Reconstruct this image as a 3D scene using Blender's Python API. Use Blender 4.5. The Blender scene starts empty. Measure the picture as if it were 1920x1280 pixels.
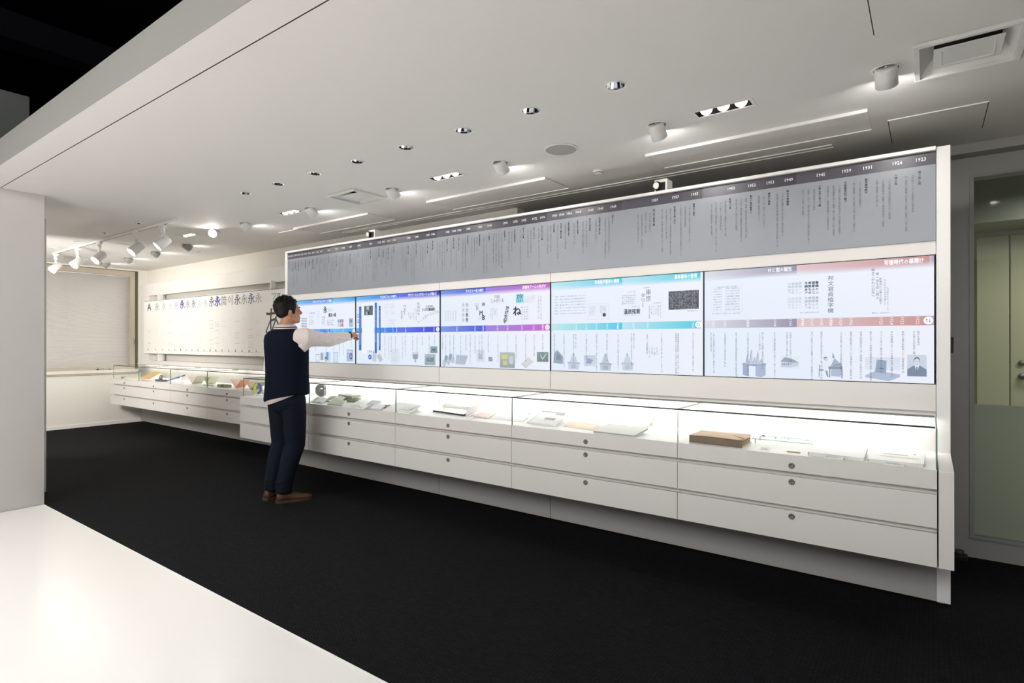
import bpy, bmesh, math, random
from mathutils import Vector, Matrix, Euler, noise as mnoise

random.seed(11)
S = bpy.context.scene
COL = S.collection
R = math.radians
V = Vector

# ------------------------------------------------------------------ camera
cam_d = bpy.data.cameras.new('camera')
cam = bpy.data.objects.new('camera', cam_d); COL.objects.link(cam)
S.camera = cam
cam_d.sensor_width = 36; cam_d.lens = 20.044; cam_d.clip_start = .05; cam_d.clip_end = 100
yaw, pitch = R(36.14), R(.04)
fw = V((-math.sin(yaw)*math.cos(pitch), math.cos(yaw)*math.cos(pitch), math.sin(pitch)))
rt = V((math.cos(yaw), math.sin(yaw), 0)); up = rt.cross(fw)
cam.matrix_world = Matrix(((rt.x, up.x, -fw.x, 0), (rt.y, up.y, -fw.y, 0), (rt.z, up.z, -fw.z, 1.30), (0, 0, 0, 1)))

# ------------------------------------------------------------------ world, lights, exposure
W = bpy.data.worlds.new('World'); S.world = W; W.use_nodes = True
W.node_tree.nodes['Background'].inputs[0].default_value = (.9, .95, 1, 1)
W.node_tree.nodes['Background'].inputs[1].default_value = .02
S.view_settings.view_transform = 'Standard'; S.view_settings.look = 'None'
S.view_settings.gamma = 1; S.view_settings.exposure = 0.0
S.view_settings.use_curve_mapping = False

def area(name, loc, target, sx, sy, power, col=(1, 1, 1), spread=180):
    l = bpy.data.lights.new(name, 'AREA'); l.shape = 'RECTANGLE'; l.size = sx; l.size_y = sy
    l.energy = power; l.color = col; l.spread = R(spread)
    o = bpy.data.objects.new(name, l); COL.objects.link(o)
    o.location = loc
    o.rotation_euler = (V(target)-V(loc)).to_track_quat('-Z', 'Y').to_euler()
    return o
def spot(name, loc, target, power, angle, blend=.6, col=(1, 1, 1), rad=.03):
    l = bpy.data.lights.new(name, 'SPOT'); l.energy = power; l.color = col; l.spot_size = R(angle); l.spot_blend = blend
    l.shadow_soft_size = rad
    o = bpy.data.objects.new(name, l); COL.objects.link(o); o.location = loc
    o.rotation_euler = (V(target)-V(loc)).to_track_quat('-Z', 'Y').to_euler()
    return o
WARM = (1, .87, .70); NEUT = (1, .955, .90); COOL = (.93, 1, .97)
# unseen gallery lamps above the glossy floor behind the camera, then two added fills
area('gallery_light', (-2.6, -2.7, 4.6), (-2.6, -2.5, 0), 7.0, 1.6, 295, (1, .992, .985), 62)
area('gallery_edge_light', (-3.6, -.5, 4.2), (-3.6, .7, 0), 4.0, .5, 22, (1, .985, .97), 70)
area('added_wall_fill', (-2.8, -3.4, 3.25), (-2.8, 3.4, .4), 9.0, 1.2, 245, (1, .99, .98))  # fill added behind the camera to brighten the drawers and wall
area('added_door_fill', (2.6, -1.8, 2.9), (.5, 4.4, 1.4), 1.0, 1.0, 11, (1, .99, .98))  # fill added out of view to lift the wall beside the glass door
# fill light added out of view behind the pier to brighten the end wall
area('added_end_fill', (-7.6, 1.36, 1.55), (-9.8, 3.2, 1.2), .5, .5, 44, (1, .965, .915), 130)
# lamp of the room behind the glass door
area('door_room_light', (1.3, 5.3, 2.35), (1.3, 5.6, 0), 1.0, .5, 18, (1, .985, .95))

# ------------------------------------------------------------------ materials
def lin(c):
    return tuple(((x/255)/12.92 if x/255 <= .04045 else ((x/255+.055)/1.055)**2.4) for x in c)
M = {}
def mat(name, rgb, rough=.5, metal=0, spec=.5, noise=0, nscale=20, bump=0, stretch=None, coat=0, rgb2=None):
    m = bpy.data.materials.new(name); m.use_nodes = True
    nt = m.node_tree; b = nt.nodes['Principled BSDF']
    c = lin(rgb)+(1,)
    b.inputs['Base Color'].default_value = c
    b.inputs['Roughness'].default_value = rough
    b.inputs['Metallic'].default_value = metal
    b.inputs['Specular IOR Level'].default_value = spec
    b.inputs['Coat Weight'].default_value = coat
    m.diffuse_color = c
    if noise or bump:
        tc = nt.nodes.new('ShaderNodeTexCoord'); mp = nt.nodes.new('ShaderNodeMapping')
        if stretch: mp.inputs['Scale'].default_value = stretch
        n = nt.nodes.new('ShaderNodeTexNoise'); n.inputs['Scale'].default_value = nscale; n.inputs['Detail'].default_value = 4
        nt.links.new(tc.outputs['Object'], mp.inputs[0]); nt.links.new(mp.outputs[0], n.inputs['Vector'])
        if noise:
            r = nt.nodes.new('ShaderNodeMix'); r.data_type = 'RGBA'
            r.inputs[6].default_value = lin(rgb2)+(1,) if rgb2 else tuple(x*(1-noise) for x in c[:3])+(1,)
            r.inputs[7].default_value = c
            nt.links.new(n.outputs['Fac'], r.inputs[0]); nt.links.new(r.outputs[2], b.inputs['Base Color'])
        if bump:
            bn = nt.nodes.new('ShaderNodeBump'); bn.inputs['Strength'].default_value = bump; bn.inputs['Distance'].default_value = .003
            nt.links.new(n.outputs['Fac'], bn.inputs['Height']); nt.links.new(bn.outputs[0], b.inputs['Normal'])
    M[name] = m
    return m
def emit(name, rgb, strength, linear=False):
    m = bpy.data.materials.new(name); m.use_nodes = True
    nt = m.node_tree; b = nt.nodes['Principled BSDF']
    c = (tuple(rgb) if linear else lin(rgb))+(1,)
    b.inputs['Base Color'].default_value = (.05, .05, .05, 1)
    b.inputs['Emission Color'].default_value = c; b.inputs['Emission Strength'].default_value = strength
    M[name] = m
    return m

mat('paint', (236, 233, 229), .55, noise=.02, nscale=3)
mat('ceiling_paint', (232, 229, 225), .7, noise=.02, nscale=2)
mat('beige_paint', (232, 229, 221), .7, noise=.03, nscale=3)
mat('lacquer', (232, 229, 225), .38, noise=.015, nscale=2)
mat('shaded_lacquer', (178, 177, 174), .5, noise=.015, nscale=2)  # white panels; the shade below the cases is put into this grey
mat('deck', (243, 241, 237), .45, noise=.01, nscale=4)
mat('gloss_white', (246, 243, 238), .24, noise=.012, nscale=1.2)
mat('dark_joint', (40, 38, 36), .8)
mat('pier_paint', (214, 210, 206), .55, noise=.02, nscale=3)
mat('fascia_shaded', (132, 130, 127), .6, noise=.03, nscale=2)  # white beam face with its shade put into the colour
mat('void_black', (5, 5, 7), .9, spec=.1)
mat('void_beam', (22, 22, 29), .8, spec=.2)
mat('void_grey', (120, 123, 119), .8)
mat('header_grey', (150, 155, 162), .33, spec=.45, noise=.02, nscale=3)
mat('print_black', (58, 60, 64), .6)
mat('print_white', (240, 240, 240), .6)
mat('bezel', (14, 14, 16), .35)
mat('trim_white', (244, 243, 241), .4)
mat('lock_metal', (150, 146, 141), .4, metal=.45)
mat('lock_dark', (58, 55, 52), .5)
mat('chrome', (232, 232, 232), .06, metal=1)
mat('box_black', (7, 7, 8), .6, spec=.2)
mat('plastic_black', (20, 20, 21), .45)
mat('plastic_white', (232, 231, 228), .45)
mat('grille_grey', (172, 170, 166), .75, noise=.06, nscale=600)
mat('aluminium', (196, 186, 172), .42, metal=.35, noise=.03, nscale=8)
mat('reveal', (96, 88, 72), .7)
mat('blind', (248, 247, 243), .6)
mat('frame_grey', (160, 161, 158), .5, noise=.02, nscale=4)
mat('wall_grey', (172, 171, 167), .6, noise=.02, nscale=4)
mat('panel_green', (196, 195, 170), .5, noise=.03, nscale=3)
mat('dark_olive', (164, 166, 156), .6)
mat('skin', (196, 142, 114), .5, noise=.10, nscale=25)
mat('hair', (17, 14, 13), .55, spec=.3, noise=.3, nscale=60)
mat('vest', (13, 20, 36), .9, spec=.15, noise=.3, nscale=90, bump=.4)
mat('shirt', (238, 226, 220), .8, spec=.2, noise=.03, nscale=30, bump=.1)
mat('denim', (17, 24, 38), .85, spec=.2, noise=.35, nscale=40, bump=.3)
mat('shoe', (84, 54, 30), .5, noise=.25, nscale=25)
mat('sole', (70, 54, 36), .7)
mat('watch', (16, 16, 18), .4)
mat('eye', (232, 228, 222), .2)
mat('iris', (20, 14, 12), .2)
mat('lip', (168, 104, 92), .5)
mat('paper', (245, 243, 238), .7, noise=.015, nscale=12)
mat('paper_grey', (176, 177, 172), .6, noise=.05, nscale=12)
mat('paper_pink', (246, 218, 206), .7, noise=.04, nscale=10)
mat('paper_cream', (246, 236, 205), .7, noise=.05, nscale=10)
mat('old_cover', (232, 202, 168), .75, noise=.22, nscale=14, bump=.2)
mat('old_pages', (196, 160, 108), .85, noise=.5, nscale=8, stretch=(1, 1, 40), bump=.5, rgb2=(126, 98, 62))
mat('old_spine', (122, 103, 80), .8, noise=.35, nscale=10, bump=.3)
mat('olive', (150, 156, 122), .6, noise=.08, nscale=20)
mat('olive_pale', (203, 206, 180), .6, noise=.05, nscale=20)
mat('dark_grey', (72, 72, 70), .5)
mat('mid_grey', (140, 142, 143), .5)
mat('letter_grey', (122, 124, 126), .45, noise=.08, nscale=30)
mat('blue', (62, 74, 160), .45)
mat('navy', (50, 58, 84), .5)
mat('yellow', (214, 206, 92), .5)
mat('orange', (246, 190, 120), .6)
mat('red', (226, 150, 128), .6)
mat('violet', (150, 130, 196), .5)
mat('pale_green', (176, 214, 196), .2); mat('plate_green', (150, 152, 136), .12); mat('paper_off', (232, 233, 232), .6); mat('clear_base', (226, 228, 226), .15)
mat('ochre', (204, 156, 84), .6, noise=.1, nscale=30)
emit('led', (1, .975, .94), 19.0, True)
emit('led_warm', (1, .94, .85), 15.0, True)
emit('lamp', (1, .97, .93), 140.0, True)
emit('lamp_warm', (1, .94, .86), 135.0, True)
emit('lamp_track', (1, .95, .88), 130.0, True)
emit('lamp_multi', (1, .95, .89), 3.5, True)
emit('lens', (1, .80, .66), 1.05, True)

def m_carpet():
    m = bpy.data.materials.new('carpet'); m.use_nodes = True; nt = m.node_tree; b = nt.nodes['Principled BSDF']
    b.inputs['Roughness'].default_value = .95; b.inputs['Specular IOR Level'].default_value = .12
    tc = nt.nodes.new('ShaderNodeTexCoord')
    mp = nt.nodes.new('ShaderNodeMapping'); mp.inputs['Scale'].default_value = (26, 110, 1)
    n = nt.nodes.new('ShaderNodeTexNoise'); n.inputs['Scale'].default_value = 1; n.inputs['Detail'].default_value = 3
    n2 = nt.nodes.new('ShaderNodeTexNoise'); n2.inputs['Scale'].default_value = 260
    br = nt.nodes.new('ShaderNodeTexBrick'); br.inputs['Scale'].default_value = 1
    br.inputs['Brick Width'].default_value = .035; br.inputs['Row Height'].default_value = .009; br.inputs['Mortar Size'].default_value = .0022
    br.inputs['Color1'].default_value = (1, 1, 1, 1); br.inputs['Color2'].default_value = (.6, .6, .6, 1); br.inputs['Mortar'].default_value = (.1, .1, .1, 1)
    L = nt.links.new
    L(tc.outputs['Object'], mp.inputs[0]); L(mp.outputs[0], n.inputs['Vector']); L(tc.outputs['Object'], n2.inputs['Vector']); L(tc.outputs['Object'], br.inputs['Vector'])
    a = nt.nodes.new('ShaderNodeMath'); a.operation = 'MULTIPLY'; L(n.outputs['Fac'], a.inputs[0]); L(br.outputs['Color'], a.inputs[1])
    r = nt.nodes.new('ShaderNodeValToRGB'); e = r.color_ramp.elements
    e[0].position = .05; e[0].color = (.0030, .0034, .0042, 1); e[1].position = .62; e[1].color = (.021, .0215, .023, 1)
    L(a.outputs[0], r.inputs[0]); L(r.outputs[0], b.inputs['Base Color'])
    ad = nt.nodes.new('ShaderNodeMath'); ad.operation = 'ADD'; L(a.outputs[0], ad.inputs[0]); L(n2.outputs['Fac'], ad.inputs[1])
    bn = nt.nodes.new('ShaderNodeBump'); bn.inputs['Strength'].default_value = .8; bn.inputs['Distance'].default_value = .004
    L(ad.outputs[0], bn.inputs['Height']); L(bn.outputs[0], b.inputs['Normal'])
    M['carpet'] = m
m_carpet()
def m_glass(name, tint, refl=1.0, rough=0.0):
    m = bpy.data.materials.new(name); m.use_nodes = True; nt = m.node_tree
    nt.nodes.remove(nt.nodes['Principled BSDF']); out = nt.nodes['Material Output']
    t = nt.nodes.new('ShaderNodeBsdfTransparent'); t.inputs[0].default_value = tint+(1,)
    g = nt.nodes.new('ShaderNodeBsdfGlossy'); g.inputs['Roughness'].default_value = rough
    lw = nt.nodes.new('ShaderNodeFresnel'); lw.inputs[0].default_value = 1.45
    mu = nt.nodes.new('ShaderNodeMath'); mu.operation = 'MULTIPLY'; mu.inputs[1].default_value = refl
    mx = nt.nodes.new('ShaderNodeMixShader'); L = nt.links.new
    ge = nt.nodes.new('ShaderNodeNewGeometry'); iv = nt.nodes.new('ShaderNodeMath'); iv.operation = 'SUBTRACT'; iv.inputs[0].default_value = 1
    m2 = nt.nodes.new('ShaderNodeMath'); m2.operation = 'MULTIPLY'
    L(ge.outputs['Backfacing'], iv.inputs[1]); L(lw.outputs[0], mu.inputs[0]); L(mu.outputs[0], m2.inputs[0]); L(iv.outputs[0], m2.inputs[1]); L(m2.outputs[0], mx.inputs[0]); L(t.outputs[0], mx.inputs[1]); L(g.outputs[0], mx.inputs[2]); L(mx.outputs[0], out.inputs[0])
    M[name] = m
m_glass('glass', (.985, .995, .99), .8)
m_glass('window_glass', (1, 1, 1), 2.0)
m_glass('door_glass', (.90, .92, .885), .10)
mat('glass_edge', (52, 128, 102), .15)
mat('glass_edge_dark', (26, 31, 30), .2)
def m_frost():
    m = bpy.data.materials.new('frost_film'); m.use_nodes = True; nt = m.node_tree
    nt.nodes.remove(nt.nodes['Principled BSDF']); out = nt.nodes['Material Output']
    d = nt.nodes.new('ShaderNodeBsdfDiffuse'); d.inputs[0].default_value = lin((216, 218, 212))+(1,)
    t = nt.nodes.new('ShaderNodeBsdfTranslucent'); t.inputs[0].default_value = lin((222, 224, 217))+(1,)
    mx = nt.nodes.new('ShaderNodeMixShader'); mx.inputs[0].default_value = .55
    nt.links.new(d.outputs[0], mx.inputs[1]); nt.links.new(t.outputs[0], mx.inputs[2]); nt.links.new(mx.outputs[0], out.inputs[0])
    M['frost_film'] = m
m_frost()
def m_attr(name, emission):
    m = bpy.data.materials.new(name); m.use_nodes = True; nt = m.node_tree; b = nt.nodes['Principled BSDF']
    a = nt.nodes.new('ShaderNodeAttribute'); a.attribute_name = 'ink'
    if emission:
        b.inputs['Base Color'].default_value = (.02, .02, .02, 1); b.inputs['Roughness'].default_value = .35; b.inputs['Specular IOR Level'].default_value = .25
        nt.links.new(a.outputs['Color'], b.inputs['Emission Color']); b.inputs['Emission Strength'].default_value = emission
    else:
        b.inputs['Roughness'].default_value = .36; nt.links.new(a.outputs['Color'], b.inputs['Base Color'])
    M[name] = m
m_attr('screen_print', .97)
m_attr('wall_print', 0)

# ------------------------------------------------------------------ mesh helpers
WL = {}                                           # world position of every unrotated thing root
def props(o, label=None, cat=None, group=None, kind=None):
    if label: o['label'] = label
    if cat: o['category'] = cat
    if group: o['group'] = group
    if kind: o['kind'] = kind
    return o
def thing(name, label, cat, loc=(0, 0, 0), group=None, rotz=0, kind=None):
    o = bpy.data.objects.new(name, None); COL.objects.link(o); o.location = loc; o.rotation_euler = (0, 0, rotz)
    o.empty_display_size = .05
    WL[o.name] = V(loc)
    return props(o, label, cat, group, kind)
def wl(o):
    v = V((0, 0, 0))
    while o is not None:
        v = v+V(o.location); o = o.parent
    return v
class MB:
    """collects shapes for ONE mesh object"""
    def __init__(s): s.v = []; s.f = []; s.mi = []; s.T = None; s.sm = []
    def add(s, vs, fs, mi=0, sm=False):
        n = len(s.v)
        s.v += [tuple(s.T @ V(p)) if s.T is not None else tuple(p) for p in vs]
        for f in fs: s.f.append([i+n for i in f]); s.mi.append(mi); s.sm.append(sm)
        return s
    def box(s, x0, x1, y0, y1, z0, z1, mi=0, b=0):
        if x0 > x1: x0, x1 = x1, x0
        if y0 > y1: y0, y1 = y1, y0
        if z0 > z1: z0, z1 = z1, z0
        if not b:
            v = [(x, y, z) for z in (z0, z1) for y in (y0, y1) for x in (x0, x1)]
            return s.add(v, [(0, 2, 3, 1), (4, 5, 7, 6), (0, 1, 5, 4), (2, 6, 7, 3), (0, 4, 6, 2), (1, 3, 7, 5)], mi)
        bm = bmesh.new(); bmesh.ops.create_cube(bm, size=1)
        for q in bm.verts: q.co = ((x0+x1)/2+q.co.x*(x1-x0), (y0+y1)/2+q.co.y*(y1-y0), (z0+z1)/2+q.co.z*(z1-z0))
        bmesh.ops.bevel(bm, geom=bm.edges[:], offset=b, segments=1, affect='EDGES', clamp_overlap=True)
        bm.verts.index_update()
        r = s.add([q.co[:] for q in bm.verts], [[q.index for q in f.verts] for f in bm.faces], mi); bm.free(); return r
    def hexa(s, p, mi=0):                          # p: 4 bottom + 4 top points, same winding
        return s.add(p, [(3, 2, 1, 0), (4, 5, 6, 7), (0, 1, 5, 4), (1, 2, 6, 5), (2, 3, 7, 6), (3, 0, 4, 7)], mi)
    def prism(s, poly, axis, a, b, mi=0):          # polygon in the two other axes, swept along axis
        def P(q, t): return (t, q[0], q[1]) if axis == 0 else (q[0], t, q[1]) if axis == 1 else (q[0], q[1], t)
        n = len(poly)
        return s.add([P(q, a) for q in poly]+[P(q, b) for q in poly], [list(range(n))[::-1], list(range(n, 2*n))]+[(i, (i+1) % n, n+(i+1) % n, n+i) for i in range(n)], mi)
    def lathe(s, prof, c=(0, 0, 0), n=20, mi=0, axis=None, sm=True, cap0=False, cap1=False):
        q = (V(axis).to_track_quat('Z', 'Y').to_matrix() if axis is not None else Matrix.Identity(3))
        vs = []
        for (r, z) in prof:
            for k in range(n):
                a = 2*math.pi*k/n; vs.append(tuple(q @ V((r*math.cos(a), r*math.sin(a), z))+V(c)))
        fs = [(i*n+k, i*n+(k+1) % n, (i+1)*n+(k+1) % n, (i+1)*n+k) for i in range(len(prof)-1) for k in range(n)]
        if cap0: fs.append(list(range(n))[::-1])
        if cap1: fs.append([(len(prof)-1)*n+k for k in range(n)])
        return s.add(vs, fs, mi, sm)
    def cyl(s, p0, p1, r0, r1=None, n=14, mi=0, sm=True):
        d = V(p1)-V(p0)
        return s.lathe([(r0, 0), (r0 if r1 is None else r1, d.length)], p0, n, mi, d, sm, True, True)
    def ball(s, c, r, mi=0, n=14, m=8, rot=None):
        rx, ry, rz = (r, r, r) if isinstance(r, (int, float)) else r
        vs = [(0, 0, rz)]; fs = []
        for i in range(1, m):
            t = math.pi*i/m
            for k in range(n):
                a = 2*math.pi*k/n; vs.append((rx*math.sin(t)*math.cos(a), ry*math.sin(t)*math.sin(a), rz*math.cos(t)))
        vs.append((0, 0, -rz)); e = len(vs)-1
        for k in range(n): fs.append((0, 1+k, 1+(k+1) % n))
        for i in range(m-2):
            for k in range(n): fs.append((1+i*n+k, 1+(i+1)*n+k, 1+(i+1)*n+(k+1) % n, 1+i*n+(k+1) % n))
        for k in range(n): fs.append((1+(m-2)*n+k, e, 1+(m-2)*n+(k+1) % n))
        q = rot.to_matrix() if rot is not None else Matrix.Identity(3)
        return s.add([tuple(q @ V(p)+V(c)) for p in vs], fs, mi, True)
    def tube(s, pts, rad, n=10, mi=0, closed=False, flat=1):
        """swept limb: a radius (or (rx, ry)) per point"""
        pts = [V(p) for p in pts]; N = len(pts); rings = []; ref = V((0, 0, 1))
        for i in range(N):
            d = ((pts[(i+1) % N]-pts[i-1]) if closed else (pts[min(i+1, N-1)]-pts[max(i-1, 0)])).normalized()
            if abs(d.dot(ref)) > .95: ref = V((0, 1, 0)) if abs(d.y) < .9 else V((1, 0, 0))
            a = (ref-d*ref.dot(d)).normalized(); b = d.cross(a)
            r = rad[i] if isinstance(rad, (list, tuple)) else rad
            ra, rb = r if isinstance(r, tuple) else (r, r)
            rings.append([tuple(pts[i]+a*ra*math.cos(2*math.pi*k/n)+b*rb*math.sin(2*math.pi*k/n)) for k in range(n)])
        vs = [p for g in rings for p in g]
        M_ = N if closed else N-1
        fs = [(i*n+k, i*n+(k+1) % n, ((i+1) % N)*n+(k+1) % n, ((i+1) % N)*n+k) for i in range(M_) for k in range(n)]
        if not closed: fs += [list(range(n))[::-1], [(N-1)*n+k for k in range(n)]]
        return s.add(vs, fs, mi, True)
    def rings(s, levels, n=24, mi=0, p=2.0):
        """stack of horizontal super-ellipses: (z, cx, cy, rx, ry)"""
        vs = []
        for (z, cx, cy, rx, ry) in levels:
            for k in range(n):
                a = 2*math.pi*k/n; c, d = math.cos(a), math.sin(a)
                vs.append((cx+rx*math.copysign(abs(c)**(2/p), c), cy+ry*math.copysign(abs(d)**(2/p), d), z))
        N = len(levels)
        fs = [(i*n+k, i*n+(k+1) % n, (i+1)*n+(k+1) % n, (i+1)*n+k) for i in range(N-1) for k in range(n)]
        fs += [list(range(n))[::-1], [(N-1)*n+k for k in range(n)]]
        return s.add(vs, fs, mi, True)
    def mesh(s, name, mats, off=(0, 0, 0)):
        me = bpy.data.meshes.new(name); o = V(off)
        me.from_pydata([tuple(V(p)-o) for p in s.v], [], s.f)
        for m in ([mats] if isinstance(mats, str) else mats): me.materials.append(M[m])
        me.polygons.foreach_set('material_index', s.mi); me.polygons.foreach_set('use_smooth', s.sm)
        me.update(); return me
    def build(s, name, mats, parent=None, world=True, recalc=True, label=None, kind=None, cat=None, group=None):
        """world=True: the shapes were given in world coordinates"""
        off = wl(parent) if (world and parent is not None) else V((0, 0, 0))
        me = s.mesh(name, mats, off)
        if recalc:
            bm = bmesh.new(); bm.from_mesh(me); bmesh.ops.recalc_face_normals(bm, faces=bm.faces[:]); bm.to_mesh(me); bm.free()
        o = bpy.data.objects.new(name, me); COL.objects.link(o)
        if parent is not None: o.parent = parent
        return props(o, label, cat, group, kind)
def struct(name, mb, mats, parent=None):
    return mb.build(name, mats, parent, kind='structure' if parent is None else None)
def dup(root, loc, label=None, group=None, rotz=None):
    r = root.copy(); COL.objects.link(r); r.location = loc
    if rotz is not None: r.rotation_euler = (0, 0, rotz)
    if label: r['label'] = label
    if group: r['group'] = group
    for ch in list(root.children):
        c = ch.copy(); COL.objects.link(c); c.parent = r
        for g in ch.children:
            d = g.copy(); COL.objects.link(d); d.parent = c
    return r
def curve_plate(name, outer, holes, z0, z1, m):
    """flat plate with real holes: outer rectangle (x0,x1,y0,y1) and closed outlines cut out of it"""
    cu = bpy.data.curves.new(name, 'CURVE'); cu.dimensions = '2D'; cu.fill_mode = 'BOTH'; cu.extrude = (z1-z0)/2
    x0, x1, y0, y1 = outer
    for loop in [[(x0, y0), (x1, y0), (x1, y1), (x0, y1)]]+holes:
        sp = cu.splines.new('POLY'); sp.points.add(len(loop)-1); sp.use_cyclic_u = True
        for p, q in zip(sp.points, loop): p.co = (q[0], q[1], 0, 1)
    t = bpy.data.objects.new(name, cu); COL.objects.link(t)
    me = bpy.data.meshes.new_from_object(t.evaluated_get(bpy.context.evaluated_depsgraph_get()))
    bpy.data.objects.remove(t); bpy.data.curves.remove(cu)
    me.name = name; me.materials.clear(); me.materials.append(M[m])
    for v in me.vertices: v.co.z += (z0+z1)/2
    for p in me.polygons: p.use_smooth = False
    o = bpy.data.objects.new(name, me); COL.objects.link(o)
    return o

# ------------------------------------------------------------------ printing: glyph outlines as flat ink
_G = {}
def glyph(ch):
    if ch not in _G:
        cu = bpy.data.curves.new('g', 'FONT'); cu.body = ch; cu.resolution_u = 1; cu.size = 1
        t = bpy.data.objects.new('g', cu); COL.objects.link(t)
        me = t.to_mesh(depsgraph=bpy.context.evaluated_depsgraph_get())
        vs = [(v.co.x, v.co.y) for v in me.vertices]; fs = [tuple(p.vertices) for p in me.polygons]
        w = max((v[0] for v in vs), default=.5)
        _G[ch] = (vs, fs, w); t.to_mesh_clear()
        bpy.data.objects.remove(t); bpy.data.curves.remove(cu)
    return _G[ch]
class Ink:
    """flat coloured print lying in a wall plane: x to the right, z up, colours kept per corner"""
    def __init__(s, y): s.y = y; s.v = []; s.f = []; s.c = []
    def poly(s, pts, col, dy=0, bold=0):
        n = len(s.v); s.v += [(p[0], s.y-dy, p[1]) for p in pts]; s.f.append(list(range(n, n+len(pts))))
        s.c += [col]*len(pts) if not isinstance(col, list) else col
    def rect(s, x0, z0, x1, z1, col, dy=0):
        s.poly([(x0, z0), (x1, z0), (x1, z1), (x0, z1)], col, dy)
    def hgrad(s, x0, z0, x1, z1, cl, cr, dy=0): s.poly([(x0, z0), (x1, z0), (x1, z1), (x0, z1)], [cl, cr, cr, cl], dy)
    def quad4(s, x0, z0, x1, z1, bl, br, tr, tl, dy=0): s.poly([(x0, z0), (x1, z0), (x1, z1), (x0, z1)], [bl, br, tr, tl], dy)
    def disc(s, x, z, r, col, dy=0, n=16, rz=None):
        s.poly([(x+r*math.cos(6.2832*k/n), z+(rz or r)*math.sin(6.2832*k/n)) for k in range(n)], col, dy)
    def frame(s, x0, z0, x1, z1, t, col, dy=0):
        s.rect(x0, z0, x1, z0+t, col, dy); s.rect(x0, z1-t, x1, z1, col, dy); s.rect(x0, z0, x0+t, z1, col, dy); s.rect(x1-t, z0, x1, z1, col, dy)
    def line(s, x0, z0, x1, z1, t, col, dy=0):
        d = V((x1-x0, z1-z0)).normalized()*t/2; s.poly([(x0-d.y, z0+d.x), (x0+d.y, z0-d.x), (x1+d.y, z1-d.x), (x1-d.y, z1+d.x)], col, dy)
    def glyph(s, ch, x, z, sx, sz, col, dy=.0006, rot=0):
        vs, fs, w = glyph(ch); n = len(s.v); ca, sa = math.cos(rot), math.sin(rot)
        for (a, b) in vs:
            a, b = a*sx, b*sz; s.v.append((x+a*ca-b*sa, s.y-dy, z+a*sa+b*ca))
        for f in fs: s.f.append([i+n for i in f])
        s.c += [col]*len(vs)
    def heavy(s, ch, x, z, sx, sz, col, dy=.0006, rot=0, t=.035):
        for i, (ax, az) in enumerate(((-t, 0), (t, 0), (0, -t), (0, t))): s.glyph(ch, x+ax*sx, z+az*sz, sx, sz, col, dy+i*.00012, rot)
    def hrow(s, txt, x0, x1, z, h, col, dy=.0006, bold=False):         # full-width signs spread from x0 to x1, baseline z
        n = len(txt); p = (x1-x0)/n
        for i, ch in enumerate(txt):
            if ch not in ' 　': (s.heavy if bold else s.glyph)(ch, x0+i*p, z, p*.98, h, col, dy)
    def vcol(s, txt, xc, z1, z0, w, col, dy=.0006, bold=False):       # signs stacked from z1 down to z0
        n = len(txt); p = (z1-z0)/n
        for i, ch in enumerate(txt):
            if ch in ' 　': continue
            if ch == 'ー': s.rect(xc-w*.05, z1-(i+.92)*p, xc+w*.05, z1-(i+.08)*p, col, dy); continue
            (s.heavy if bold else s.glyph)(ch, xc-w/2, z1-(i+.85)*p, w, p*.96, col, dy)
    def word(s, txt, xc, z, h, col, dy=.0006, rot=0, sx=1, bold=False):   # latin word, centred on xc
        w = glyph(txt)[2]*h*sx; ca, sa = math.cos(rot), math.sin(rot)
        (s.heavy if bold else s.glyph)(txt, xc-w/2*ca, z-w/2*sa, h*sx, h, col, dy, rot)
    def build(s, name, m, parent, kind=None, label=None):
        off = wl(parent); me = bpy.data.meshes.new(name)
        me.from_pydata([(a-off.x, b-off.y, c-off.z) for a, b, c in s.v], [], s.f)
        at = me.color_attributes.new('ink', 'FLOAT_COLOR', 'POINT')
        cache = {}
        flat = []
        for c in s.c:
            if c not in cache: cache[c] = lin(c)+(1.0,)
            flat.extend(cache[c])
        at.data.foreach_set('color', flat)
        me.materials.append(M[m]); me.update()
        o = bpy.data.objects.new(name, me); COL.objects.link(o); o.parent = parent
        return props(o, label, None, None, kind)
KANJI = '写真植字書体文印刷機発表開始新型式会社設立東京大阪本日製作所年月国語活版電算時代全自動完成登場販売普及展示博覧会工場研究部技術賞受改良手動組版漢字仮名'
KANA = 'のをにはがでとしたるれいなかこもリスタイプラインフォント'
def filler(n): return ''.join(random.choice(KANJI if random.random() < .62 else KANA) for _ in range(n))

# ================================================================== THE ROOM
ZC = 2.471                                   # ceiling height
YB = 4.05                                    # far back wall
YD = 4.42                                    # wall with the glass door
XE = -10.42                                  # end wall with the window
m = MB(); m.box(-11, 3.2, 1.46, 4.6, -.12, 0); struct('floor', m, 'carpet')
m = MB(); m.box(-5.695, 3.2, -5.2, 1.4655, -.12, .004); m.box(-5.695, 3.2, 1.4655, 1.472, -.12, .0055, 1)
struct('floor_platform', m, ['gloss_white', 'trim_white'])
# white pier on the left and the thin leaf standing behind it
m = MB(); m.box(-5.86, -5.70, -5.2, 1.474, 0, 2.47); struct('wall_left', m, 'pier_paint')
m = MB(); m.box(-6.21, -6.18, 1.22, 1.612, 0, 2.365); struct('trim_1', m, 'paint')
m = MB(); m.box(-11.6, -5.9, .9, 1.20, 0, 2.47); struct('wall_left.001', m, 'paint')
# beam: soffit strip, fascia up into the dark void
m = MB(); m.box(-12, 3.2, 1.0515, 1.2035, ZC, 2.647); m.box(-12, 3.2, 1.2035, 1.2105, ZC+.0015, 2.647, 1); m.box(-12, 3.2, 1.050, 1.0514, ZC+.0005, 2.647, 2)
struct('trim_2', m, ['ceiling_paint', 'dark_joint', 'fascia_shaded'])
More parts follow.
